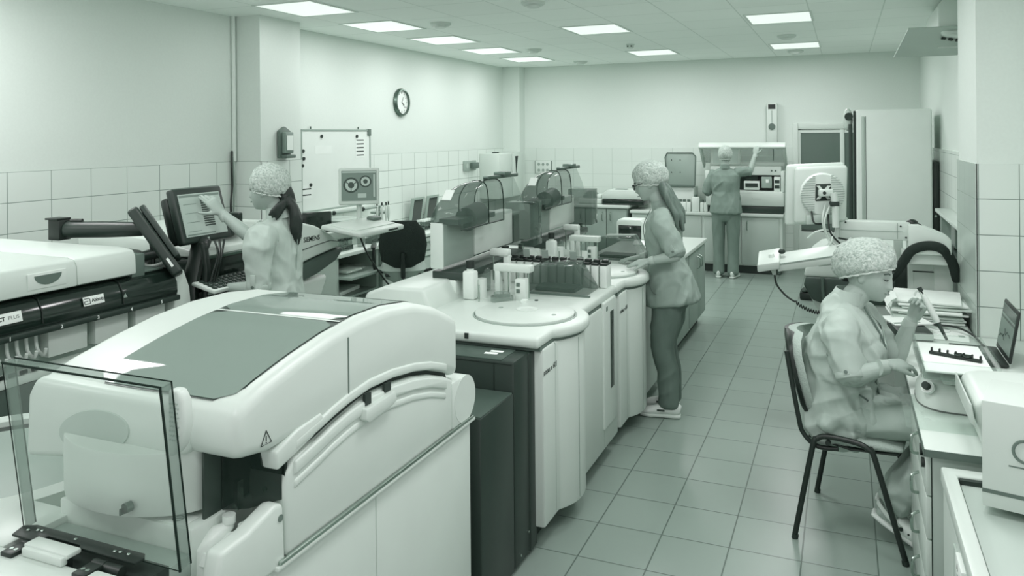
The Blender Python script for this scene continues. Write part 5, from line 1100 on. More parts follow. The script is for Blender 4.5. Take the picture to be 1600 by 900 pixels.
MB().obox(q + rx * .008 - ry * .025, rx, ry, rz, (.085, .05, .045), .008).obox(q - ry * .012, rx, ry, (rz + rx * .8).normalized(), (.02, .01, .11)).obox(q - ry * .012, rx, ry, (rz - rx * .8).normalized(), (.02, .01, .11)).build('mount_bracket', 'white_plastic', t)
MB().cyl(q - ry * .05 - rx * .005, q - ry * .053 - rx * .005, .011, n=16).build('mount_bolt', 'ink', t)
h = q + rx * .05 - ry * .05
MB().tube([h, h + V((.01, 0, -.06)), h + V((.012, 0, -.22))], .022, 14).build('mount_pole', 'white_plastic', t)
MB().obox(h + V((.005, 0, -.07)), rx, ry, rz, (.05, .05, .03), .004).build('pole_clamp', 'ink', t)
MB().obox(c - rz * .16 + rx * .03 - ry * .05, rx, ry, rz, (.2, .02, .06), .006).build('lower_cover', 'cabinet_pale', t)
# beam
MB().box((-.035, 5.53, 1.18), (.375, 5.64, 1.295), .008).build('arm_beam', 'white_plastic', t)
MB().box((-.03, 5.526, 1.235), (.33, 5.531, 1.238)).box((.30, 5.526, 1.19), (.303, 5.531, 1.29)).build('beam_groove', 'grey_plastic', t)
for x, z in ((.0, 1.285), (.32, 1.27), (.35, 1.2)): MB().cyl((x, 5.53, z), (x, 5.526, z), .006, n=10).build('beam_screw', 'ink', t)
MB().prism([(.36, 1.19), (.36, 1.285), (.42, 1.285), (.57, 1.22), (.60, 1.20), (.60, 1.10), (.36, 1.10)], 1, 5.5, 5.7, .01).build('arm_base', 'white_plastic', t)
MB().box((.33, 5.56, 1.03), (.60, 5.72, 1.11), .01).build('base_mount', 'cream_plastic', t)
MB().loft([(V((-.02, 5.58, 1.30)), .035, .03), (V((-.02, 5.58, 1.20)), .05, .035), (V((-.05, 5.56, 1.10)), .07, .03), (V((-.11, 5.5, 1.06)), .07, .025), (V((-.18, 5.42, 1.045)), .05, .02)], n=18, ex=3).build('curved_bracket', 'white_plastic', t)
def pA(px, py): return at(px, py, Y=5.3)
ta, tb = pA(1215, 408), pA(1308, 394)
dx_ = (tb - ta).normalized(); up_ = V((0, -.25, 1)).normalized()
MB().obox((ta + tb) / 2 + V((0, .03, -.012)), dx_, up_.cross(dx_), up_, ((tb - ta).length, .2, .05), .008).build('keyboard_shelf', 'white_plastic', t)
MB().obox(ta + V((-.055, .03, -.0)), dx_, up_.cross(dx_), up_, (.14, .24, .055), .012).build('shelf_end', 'white_plastic', t)
MB().obox((ta + tb) / 2 + V((0, -.075, -.01)), dx_, up_.cross(dx_), up_, ((tb - ta).length * .9, .008, .006)).build('shelf_groove', 'grey_plastic', t)
MB().ball(pA(1221, 394) + V((0, .03, 0)), (.022, .022, .016)).build('track_ball', 'ink', t)
MB().cyl(pA(1217, 428), pA(1217, 412), .012, n=14).build('shelf_foot', 'dark_metal', t)
hs = pA(1205, 398); he = pA(1210, 428)
MB().loft([(hs, .018, .014), ((hs + he) / 2, .022, .016), (he, .013, .011)], n=14, ex=3).build('hand_scanner', 'white_plastic', t)
MB().obox((hs + he) / 2 + V((-.003, -.017, .025)), (1, 0, 0), (0, 1, 0), (0, 0, 1), (.016, .004, .03), .003).build('scanner_button', 'ink', t)
pts = [he, pA(1214, 445), pA(1228, 462), pA(1243, 472)]
MB().tube(pts, .006, 8, smooth=5).build('scanner_cable', 'black_plastic', t)
A_, B_ = pA(1243, 472), pA(1290, 489); m = []
for k in range(97):
    f_ = k / 96; p = A_.lerp(B_, f_) + V((0, 0, -.02 * math.sin(f_ * math.pi))); a = f_ * 2 * math.pi * 12; m.append(p + V((0, .009 * math.cos(a), .011 * math.sin(a))))
MB().tube(m, .0035, 6).build('coiled_cable', 'black_plastic', t)
cab = [([(1290, 318), (1285, 345), (1292, 370), (1305, 385), (1330, 372)], 'cable_white', 'white_plastic'), ([(1297, 320), (1288, 350), (1300, 378), (1322, 388), (1345, 376)], 'c', 'white_plastic'),
       ([(1294, 335), (1297, 362), (1312, 380), (1328, 390)], 'c', 'black_plastic'), ([(1262, 372), (1275, 362), (1296, 360), (1300, 375), (1288, 395)], 'c', 'white_plastic'), ([(1268, 330), (1272, 348), (1285, 350)], 'c', 'black_plastic'),
       ([(1310, 372), (1325, 376), (1322, 388), (1332, 396)], 'c', 'black_plastic')]
for pts, nm, mt in cab: MB().tube([at(x, y, Y=5.40 if i % 2 else 5.43) for i, (x, y) in enumerate(pts)], .006, 8, smooth=5).build('loose_cable', mt, t)
# dark hose
solo(MB().tube([at(1385, 437, Y=5.68), at(1398, 428, Y=5.62), at(1412, 408, Y=5.55), at(1425, 391, Y=5.5), at(1448, 384, Y=5.5), at(1470, 388, Y=5.5), at(1486, 406, Y=5.55), at(1496, 438, Y=5.6)], .030, 16, smooth=6), 'padded_hose', 'black_fabric', 'thick black padded hose arching beside the right pillar', 'hose')
t = thing('adaptor_plug', 'black adaptor with a cable on top of the swing arm base', 'adaptor', at(1425, 352, Y=5.55))
q = at(1425, 348, Y=5.58); MB().ball(q, (.035, .03, .022)).obox(q + V((.03, 0, -.01)), (1, 0, -.4), (0, 1, 0), (.4, 0, 1), (.05, .03, .02), .006).build('plug_body', 'black_plastic', t)
MB().tube([q + V((.05, 0, -.02)), q + V((.09, 0, -.05)), q + V((.10, 0, -.085))], .004, smooth=4).build('plug_cable', 'dark_plastic', t)
t = thing('side_counter', 'white counter with a dark monitor below along the far right wall', 'counter', (.8, 7.6, 0))
MB().box((.76, 6.6, 1.13), (.885, 8.2, 1.16), .004).build('counter_board', 'counter_top', t); MB().box((.80, 6.62, 0), (.885, 6.66, 1.13)).build('counter_side', 'cabinet_grey', t); MB().box((.80, 8.1, 0), (.885, 8.16, 1.13)).build('counter_side', 'cabinet_grey', t)
MB().box((.78, 6.66, .55), (.885, 8.1, .58)).build('counter_shelf', 'cabinet_grey', t)
solo(MB().box((.79, 6.9, .581), (.88, 7.9, .88), .01), 'dark_case', 'dark_plastic', 'dark boxy case on the shelf under the far right counter', 'case')
t = thing('small_monitor', 'small dark monitor standing under the far right counter', 'monitor', (.84, 7.7, .88))
MB().obox((.845, 7.5, 1.0), (0, 1, 0), (1, 0, 0), (0, 0, 1), (.3, .03, .2), .006).build('monitor_frame', 'mid_plastic', t); MB().box((.826, 7.37, .92), (.8295, 7.63, 1.08)).build('monitor_screen', 'screen_dark', t)
MB().box((.83, 7.46, .881), (.87, 7.54, .905)).build('monitor_stand', 'black_plastic', t)
p = at(1265, 467, Z=0); t = thing('foot_pedal', 'black foot pedal lying on the floor near the curved analyser', 'pedal', (p.x, p.y, 0))
q = at(1266, 466, Y=7.2); MB().prism([(-.06, 0), (-.06, .03), (.0, .09), (.07, .10), (.09, 0)], 1, p.y - .15, p.y + .15, .01).build('pedal_body', 'black_plastic', t) if False else MB().box((p.x - .10, p.y - .1, .0), (p.x + .10, p.y + .15, .09), .02).build('pedal_body', 'black_plastic', t)
MB().obox((p.x + .0, p.y - .02, .12), (1, 0, .3), (0, 1, 0), (-.3, 0, 1), (.16, .2, .02), .006).build('pedal_plate', 'charcoal_panel', t)
# ------------------------------------------------------------------ visitor chair of the seated woman
CF = V((math.cos(math.radians(-8.5)), math.sin(math.radians(-8.5)), 0)); CL = V((-CF.y, CF.x, 0)); C0 = V((.045, 4.075, 0))
def ch(f, l, z): return C0 + CF * f + CL * l + V((0, 0, z))
t = thing('visitor_chair', 'grey upholstered chair with black tube legs under the seated woman', 'chair', C0)
for nm, s_ in (('near', -1), ('far', 1)):
    w_ = .27 * s_
    MB().tube([ch(-.235, w_, .012), ch(-.155, w_, .43), ch(-.135, w_ * .98, .475), ch(-.09, w_ * .97, .493), ch(.03, w_ * .97, .488), ch(.085, w_ * .98, .465), ch(.11, w_, .42), ch(.225, w_, .012)], .0125, 12, smooth=4).build('leg_frame', 'black_plastic', t)
    MB().tube([ch(-.05, w_ * .86, .435), ch(-.14, w_ * .86, .43), ch(-.20, w_ * .87, .48), ch(-.222, w_ * .88, .56), ch(-.272, w_ * .88, .85)], .011, 12, smooth=5).build('back_tube', 'black_plastic', t)
    for f in (-.235, .225): MB().cyl(ch(f, w_, 0), ch(f * .985, w_, .02), .0145, n=12).build('foot_cap', 'ink', t)
for f in (-.09, .085): MB().tube([ch(f, -.262, .462), ch(f, .262, .462)], .011, 10).build('cross_tube', 'black_plastic', t)
MB().loft([(ch(-.19, 0, .478), .19, .018), (ch(-.12, 0, .472), .225, .028), (ch(0, 0, .470), .235, .032), (ch(.12, 0, .470), .23, .030), (ch(.20, 0, .462), .20, .020)], ref=CL, n=28, ex=3.2).build('seat', 'chair_fabric', t)
MB().loft([(ch(-.18, 0, .455), .20, .012), (ch(0, 0, .442), .235, .014), (ch(.19, 0, .445), .21, .012)], ref=CL, n=24, ex=3.2).build('seat_shell', 'black_plastic', t)
def backrow(z, f, hw, thick, bow=.05):
    return [(ch(f + bow * (k / 6) ** 2 * 1.0, hw * k / 6, z)) for k in range(-6, 7)]
rows = [(.50, -.225, .10), (.53, -.232, .17), (.60, -.248, .215), (.72, -.275, .235), (.83, -.30, .23), (.89, -.312, .19), (.912, -.317, .11)]
def shell(off0, off1, sc):
    b = bmesh.new(); F_, B_ = [], []
    for z, f, hw in rows:
        F_.append([b.verts.new(p + CF * off0) for p in backrow(z, f, hw * sc, 0)]); B_.append([b.verts.new(p + CF * off1) for p in backrow(z, f, hw * sc, 0)])
    n = len(F_[0])
    for G, rv in ((F_, 0), (B_, 1)):
        for a, c2 in zip(G, G[1:]):
            for i in range(n - 1): b.faces.new((a[i], a[i + 1], c2[i + 1], c2[i]) if not rv else (a[i + 1], a[i], c2[i], c2[i + 1]))
    for i in range(n - 1):
        b.faces.new((F_[0][i + 1], F_[0][i], B_[0][i], B_[0][i + 1])); b.faces.new((F_[-1][i], F_[-1][i + 1], B_[-1][i + 1], B_[-1][i]))
    for r in range(len(rows) - 1):
        b.faces.new((F_[r][0], F_[r + 1][0], B_[r + 1][0], B_[r][0])); b.faces.new((F_[r + 1][-1], F_[r][-1], B_[r][-1], B_[r + 1][-1]))
    bmesh.ops.recalc_face_normals(b, faces=b.faces)
    m = MB(); m.merge(b); return m
shell(.006, .045, .97).build('back_pad', 'chair_fabric', t, sharp=1.2); shell(-.012, .006, 1.0).build('back_shell', 'black_plastic', t, sharp=1.0)
# ================================================================== PEOPLE
def union(mb, voxel, it=4, disp=None, fac=.5):
    """fuse overlapping closed shapes into one continuous skin"""
    me = bpy.data.meshes.new('u'); mb.bm.to_mesh(me); mb.bm.free()
    o = bpy.data.objects.new('u', me); COL.objects.link(o)
    r = o.modifiers.new('r', 'REMESH'); r.mode = 'VOXEL'; r.voxel_size = voxel
    s = o.modifiers.new('s', 'SMOOTH'); s.iterations = it; s.factor = fac
    bpy.context.view_layer.update()
    m2 = bpy.data.meshes.new_from_object(o.evaluated_get(bpy.context.evaluated_depsgraph_get()))
    bpy.data.objects.remove(o); bpy.data.meshes.remove(me)
    R = MB(); R.bm.from_mesh(m2); bpy.data.meshes.remove(m2)
    if disp:
        R.bm.normal_update()
        mv = [(v, v.normal * disp(v.co)) for v in R.bm.verts]
        for v, d in mv: v.co += d
    return R
def folds(amp, dirs, seed=0, f=13.0):
    """cloth creases running along the given directions, coming and going over the surface"""
    bs = []
    for d in dirs:
        c = V(d).normalized(); a = c.orthogonal().normalized(); bs.append((a, c.cross(a), c))
    def g(p):
        s = .45 * noise.noise(p * 6 + V((seed, 0, 0)))
        for i, (a, b_, c) in enumerate(bs):
            w_ = V((noise.noise(p * 3.5 + V((seed, i, 0))), noise.noise(p * 3.5 + V((0, seed, i + 4))), 0)) * .05
            q = p + w_; q = V((q.dot(a) * f + seed + i * 7, q.dot(b_) * f, q.dot(c) * f * .24))
            r = 1 - abs(noise.noise(q)) * 2.6
            m = max(0, min(1, .5 + 1.6 * noise.noise(p * 4.2 + V((i * 3.1, seed, 2)))))
            s += max(-.2, r) * m
        return amp * s
    return g
def frame(F, up=(0, 0, 1)):
    F = V(F).normalized(); u = V(up); L = u.cross(F).normalized(); U = F.cross(L); return F, L, U
def head(mb, c, F, U, s=1.0):
    """a head with brow, eye hollows, nose, lips, chin and ears; c is its middle, F where the face points"""
    F = V(F).normalized(); L = V(U).cross(F).normalized(); U = F.cross(L); t = bmesh.new()
    bmesh.ops.create_uvsphere(t, u_segments=56, v_segments=44, radius=1)
    def g(x, w_): return math.exp(-(x / w_) ** 2)
    for v in t.verts:
        x, y, z = v.co.x, v.co.y, v.co.z
        h = math.hypot(x, y) or 1e-6; fw = max(0, y / h)
        X = .0735 * x; Y = .096 * y; Z = .114 * z
        if z < 0:
            k = (-z) ** 1.7; X *= 1 - .22 * k + .12 * k * fw
            if y > 0: Y += .036 * min(1, (-z) * 1.1) ** 2 * fw * min(1, h * 2.2)
            else: Y *= 1 - .35 * k
        if y < 0 and z > -.2: Y *= 1.06
        if y > 0:
            fr = fw ** 2
            Y += fr * (.004 * g(Z - .030, .012) * g(X, .05))
            Y -= fr * .011 * (g(X - .032, .017) + g(X + .032, .017)) * g(Z - .010, .013)
            nz = max(0, min(1, (.016 - Z) / .048)) if Z > -.034 else max(0, 1 - (-.034 - Z) / .010)
            Y += fr * (.006 * g(X, .008) * g(Z - .012, .02) + .023 * nz * g(X, .0105 + .004 * nz))
            Y += fr * (.0065 * g(X, .021) * (g(Z + .053, .006) + g(Z + .066, .007)) - .003 * g(X, .022) * g(Z + .0595, .003))
            Y += fr * (.007 * g(X, .022) * g(Z + .096, .016) + .003 * (g(X - .042, .02) + g(X + .042, .02)) * g(Z + .028, .02))
        v.co = (X, Y, Z)
    m = Matrix((L * -1, F, U)).transposed().to_4x4()
    m = Matrix.Translation(V(c)) @ m @ Matrix.Scale(s, 4)
    mb.merge(t, m)
    for sd in (-1, 1):
        e = V(c) + L * (.073 * s * sd) - F * .004 * s - U * .012 * s
        mb.ball(e, (.008 * s, .017 * s, .028 * s), Matrix((L, F, U)).transposed(), 12)
    return lambda x, y, z: V(c) + (L * -x + F * y + U * z) * s
def hand(mb, w_, d, n, side, curl, spread=1.0, s=1.0, thumb=(.6, .75, -.25), tcurl=.4):
    """palm, four unequal bent fingers and a thumb leaving the palm's side. n: back of the hand; side: +1/-1 which way the thumb is"""
    d = V(d).normalized(); n = V(n); n = (n - d * n.dot(d)).normalized(); lt = d.cross(n) * side
    w_ = V(w_)
    mb.loft([(w_ - d * .03 * s, .026 * s, .020 * s), (w_, .027 * s, .019 * s), (w_ + d * .035 * s, .037 * s, .017 * s), (w_ + d * .075 * s, .041 * s, .0145 * s), (w_ + d * .09 * s, .038 * s, .011 * s)], ref=lt, n=20, ex=2.4)
    for i, (o, ln) in enumerate(zip((.030, .010, -.010, -.029), (.070, .079, .073, .057))):
        c = curl[i] if isinstance(curl, (list, tuple)) else curl
        p = w_ + (d * (.088 - .006 * abs(i - 1)) + lt * o) * s; P_ = [(p - d * .02 * s, .0092 * s, .0085 * s), (p, .0092 * s, .0088 * s)]
        a = 0; dd = (d + lt * (o * 2.2 * (spread - .6))).normalized()
        for k, f in enumerate((.42, .32, .26)):
            a += c * (.75, 1.0, .7)[k]; v = dd * math.cos(a) - n * math.sin(a); p = p + v * ln * f * s
            r = (.0086, .0078, .0066)[k] * s; P_.append((p, r, r))
        mb.loft(P_, ref=lt, n=12)
    t0 = w_ + (d * .018 + lt * .022) * s; tv = (d * thumb[0] + lt * thumb[1] + n * thumb[2]).normalized()
    t1 = t0 + tv * .040 * s; tv2 = (tv + d * tcurl * .8 - lt * tcurl * .7 - n * tcurl * .2).normalized(); t2 = t1 + tv2 * .032 * s; t3 = t2 + (tv2 * 1.0 - lt * tcurl * .4).normalized() * .025 * s
    mb.loft([(t0, .016 * s, .014 * s), (t1, .0115 * s, .0105 * s), (t2, .0095 * s, .009 * s), (t3, .0075 * s, .007 * s)], n=12)
def arm(mb, sh, el, wr, r=(.045, .038, .026)):
    sh, el, wr = V(sh), V(el), V(wr)
    mb.loft([(sh, r[0], r[0]), (sh.lerp(el, .5), r[0] * .93, r[0] * .93), (el, r[1], r[1])], n=16)
    mb.loft([(el, r[1], r[1]), (el.lerp(wr, .3), r[1] * 1.02, r[1] * 1.0), (wr, r[2], r[2] * .85)], n=16)
def cap(parent, c, F, U, abc, mat='cap_mesh', seed=0, low=-.55):
    """gathered bouffant cap with a frilled elastic band"""
    F = V(F).normalized(); L = V(U).cross(F).normalized(); U = F.cross(L); t = bmesh.new()
    bmesh.ops.create_uvsphere(t, u_segments=72, v_segments=40, radius=1)
    for v in t.verts:
        x, y, z = v.co; a = math.atan2(y, x); k = 1
        if z < low:
            q = (low - z) / (1 + low); z = low - .10 * q; k = 1 - .14 * q
            h = math.hypot(x, y) or 1e-6; hr = math.sqrt(1 - low * low); x, y = x / h * hr * k, y / h * hr * k
        n = noise.noise(V((x * 2.2 + seed, y * 2.2, z * 2.2))) * .05 + noise.noise(V((x * 6 + seed, y * 6, z * 5))) * .025
        pl = .022 * math.sin(a * 26 + 3 * noise.noise(V((x * 2, y * 2, seed)))) * max(0, min(1, (.3 - z) * 1.3))
        s = 1 + n + pl; v.co = (x * s * abc[0], y * s * abc[1], z * s * abc[2])
    m = Matrix((L * -1, F, U)).transposed().to_4x4()
    b = MB(); b.merge(t, Matrix.Translation(V(c)) @ m)
    o = b.build('hair_cap', mat, parent, sharp=3.1)
    hr = math.sqrt(1 - low * low) * .93
    pts = [V(c) + L * (-abc[0] * hr * math.cos(a)) + F * (abc[1] * hr * math.sin(a)) + U * (abc[2] * (low - .06 + .02 * math.sin(a * 17))) for a in [2 * math.pi * k / 60 for k in range(61)]]
    MB().tube(pts, .0055, 6).build('elastic_band', 'white_plastic', o, sharp=3.1)
    return o
def shoes(parent, heel, d, s=1.0, ankle=.075):
    d = V(d).normalized(); h = V(heel); U = V((0, 0, 1)); lt = U.cross(d)
    def p(f, z): return h + d * f * s + U * z * s
    so = MB(); so.loft([(p(.0, .014), .030, .013), (p(.03, .013), .036, .013), (p(.11, .013), .034, .013), (p(.19, .013), .044, .013), (p(.245, .014), .034, .012), (p(.262, .017), .018, .009)], ref=lt, n=24, ex=3); 
    sh = MB(); sh.loft([(p(.004, .055), .022, .034), (p(.035, .062), .032, .044), (p(.085, .060), .034, .044), (p(.13, .050), .036, .032), (p(.19, .040), .040, .024), (p(.24, .030), .030, .014), (p(.256, .026), .016, .008)], ref=lt, n=24)
    o = sh.build('shoe', 'shoe_white', parent, sharp=3.1)
    so.build('sole', 'shoe_sole', o, sharp=1.2)
    m = MB()
    for k in range(4):
        q = p(.105 + k * .022, .088 - k * .010); m.tube([q - lt * .024, q + U * .006, q + lt * .024], .0035, 6)
    m.build('laces', 'paper', o)
    MB().loft([(p(.03, .098), .030, .028), (p(.034, .112), .031, .029)], n=18, ref=lt, rnd=False).build('ankle_collar', 'paper_shade', o)
    MB().obox(p(.12, .052) + lt * .036 * s, d, lt, U, (.05, .003, .012)).obox(p(.12, .052) - lt * .036 * s, d, lt, U, (.05, .003, .012)).build('side_mark', 'dark_plastic', o)
def cuff_tab(parent, p, q, r, mat, out):
    p, q = V(p), V(q); d = (q - p).normalized(); out = (V(out) - d * V(out).dot(d)).normalized()
    c = MB().loft([(p - d * .016, r * 1.03, r * 1.03), (p - d * .010, r * 1.1, r * 1.1), (p + d * .014, r * 1.1, r * 1.1), (p + d * .02, r * 1.02, r * 1.02)], n=24, rnd=False).build('sleeve_cuff', mat, parent, sharp=1.2)
    MB().obox(p - d * .03 + out * r * 1.08, d, d.cross(out), out, (.075, .028, .006), .003).build('sleeve_tab', mat, c)
    MB().cyl(p - d * .005 + out * r * 1.1, p - d * .005 + out * (r * 1.1 + .006), .008, n=12).build('sleeve_button', 'mid_plastic', c)
def collar(parent, c, U, F, r, mat, h=.04):
    c, U, F = V(c), V(U).normalized(), V(F).normalized(); L = U.cross(F); rows = []
    for k, (z, s) in enumerate(((-.012, 1.18), (h * .5, 1.06), (h, 1.02), (h, .98), (h * .5, 1.0), (-.012, 1.08))):
        rows.append([c + U * (z - .012 * math.cos(a)) + F * (r[1] * s * math.cos(a)) + L * (r[0] * s * math.sin(a)) for a in [.22 + (2 * math.pi - .44) * j / 28 for j in range(29)]])
    MB().grid(rows).build('collar', mat, parent, sharp=1.2)

# ------------------------------------------------------------------ woman at the touch monitor, ponytail
def woman_monitor():
    B = V((-2.865, 3.45, 0)); F, L, U = frame((-.98, -.2, 0))
    def W(f, l, u): return B + F * f + L * l + U * u
    t = thing('person', 'person with dark ponytail and hair cap touching the dark monitor screen', 'person', B)
    hc = W(.035, .015, 1.585); hF = (F * 1.0 + V((0, 0, -.12)) + L * .02).normalized()
    b = MB()
    P = head(b, hc, hF, (0, 0, 1), .98)
    b.loft([(W(-.035, 0, 1.36), .075, .06), (W(-.022, 0, 1.43), .052, .052), (W(.0, .005, 1.52), .05, .052)], ref=L, n=18)
    b.loft([(W(-.02, 0, .9), .13, .10), (W(0, 0, 1.1), .12, .09), (W(-.02, 0, 1.36), .14, .08)], ref=L, n=18)
    shR, elR = W(.0, -.175, 1.365), at(388, 368, X=-2.99); wrR = at(348, 335, X=-3.135); tip = at(316, 299, X=-3.232)
    arm(b, shR, elR, wrR, (.043, .037, .025))
    hd = (tip - wrR).normalized(); hand(b, wrR + hd * .012, hd, V((.55, .1, .75)) if False else (V((.45, -.45, .6))), -1, [.1, .28, .38, .45], 1.4, .95, (.55, .8, -.3), .2)
    shL, elL = W(-.005, .18, 1.36), W(-.02, .215, 1.085); wrL = W(.19, .15, 1.07)
    arm(b, shL, elL, wrL, (.043, .037, .025)); hand(b, wrL, F * 1.0 + V((0, 0, -.05)) - L * .2, (0, 0, 1), -1, .35, 1.0, .95)
    for sd in (-1, 1): b.loft([(W(-.01, sd * .09, .92), .085, .085), (W(.01, sd * .085, .5), .055, .055), (W(-.02, sd * .085, .08), .035, .035)], n=14); b.loft([(W(-.05, sd * .085, .04), .03, .03), (W(.12, sd * .09, .03), .035, .02)], n=12)
    union(b, .0048, 3).build('body', 'skin', t, sharp=3.1)
    # tunic
    g = MB()
    g.loft([(W(-.01, 0, .80), .215, .165), (W(-.012, 0, .92), .195, .15), (W(.0, 0, 1.08), .165, .122), (W(.012, 0, 1.22), .175, .125), (W(.0, 0, 1.33), .182, .105), (W(-.02, 0, 1.39), .12, .075), (W(-.025, 0, 1.42), .062, .058)], ref=L, n=36, ex=2.2, hem=.03)
    g.loft([(W(-.01, .14, 1.355), .07, .065), (shL.lerp(elL, .25) + L * .01, .068, .068), (shL.lerp(elL, .9), .057, .057), (elL + U * .0, .056, .056)], n=24)
    s1 = shR.lerp(elR, .72); g.loft([(W(-.01, -.14, 1.36), .07, .065), (shR, .066, .066), (s1, .056, .056)], n=24)
    union(g, .0075, 5, folds(.010, [(.1, .1, 1), (.5, .2, .8), (-.6, -.2, .5)], 1)).build('tunic', 'tunic_light', t, sharp=3.1)
    cuff_tab(t, elL + U * .012, elL - U * .1, .056, 'tunic_light', L)
    cuff_tab(t, s1, elR, .055, 'tunic_light', U)
    collar(t, W(-.020, .0, 1.435), U + F * .15, F, (.061, .06), 'tunic_light', .055)
    MB().tube([W(-.132, .0, 1.36), W(-.125, .0, 1.2), W(-.118, 0, 1.05), W(-.15, 0, .9)], .002, 6, smooth=4).build('back_seam', 'tunic_mid', t)
    p = MB()
    for sd in (-1, 1): p.loft([(W(-.01, sd * .085, .86), .11, .12), (W(.0, sd * .09, .5), .08, .085), (W(-.02, sd * .09, .06), .07, .075)], n=20)
    union(p, .009, 3, folds(.004, [(0, 0, 1)], 3)).build('trousers', 'trousers_pale', t, sharp=3.1)
    for sd in (-1, 1): shoes(t, W(-.09, sd * .09, 0), F)
    cap(t, P(0, -.022, .036), hF + V((0, 0, .30)), (0, 0, 1), (.091, .114, .105), seed=2, low=-.5)
    # hair: nape and ponytail
    h = MB()
    h.loft([(P(0, -.09, -.02), .05, .035), (P(.01, -.105, -.05), .04, .03), (P(.02, -.10, -.09), .045, .03)], n=16)
    n0 = P(0, -.105, -.055)
    for k, (df, dl, dz, r) in enumerate(((-.050, -.03, -.265, .026), (-.045, -.01, -.24, .027), (-.05, -.045, -.22, .022), (-.035, .01, -.20, .022), (.05, .10, -.09, .019), (.04, .085, -.105, .019), (.025, .07, -.12, .017))):
        e = n0 + F * df + L * dl + U * dz; mid = n0.lerp(e, .5) + F * (-.03 if dl < .05 else -.012) + L * dl * .12
        h.loft([(n0, .022, .024), (n0.lerp(mid, .5) - F * .010, r * 1.05, r * .9), (mid, r * 1.1, r * .8), (mid.lerp(e, .6), r * .85, r * .65), (e, .006, .005)], n=14)
    union(h, .0055, 5, folds(.0022, [(.1, .1, 1)], 5, 60)).build('ponytail', 'hair_dark', t, sharp=3.1)
    MB().lathe([(.018, -.006), (.024, 0), (.018, .006)], n0 - F * .008, 16, (F * -.6 + U * -.8)).build('hair_tie', 'ink', t)
    for sd in (-1, 1):
        MB().tube([P(sd * .018, .088, .026), P(sd * .034, .086, .033), P(sd * .052, .074, .027)], .003, 6).build('eyebrow', 'brow', t)
        MB().tube([P(sd * .02, .088, .008), P(sd * .033, .087, .011), P(sd * .046, .078, .007)], .0022, 6).build('eyelash', 'ink', t)
    MB().tube([P(-.02, .096, -.059), P(0, .109, -.059), P(.02, .096, -.059)], .0035, 6).build('lips', 'lip', t)
    c_ = wrR - hd * .012; MB().loft([(c_ - hd * .02, .031, .027), (c_ + hd * .012, .0285, .024)], n=18, rnd=False).build('glove_cuff', 'glove', t)
woman_monitor()

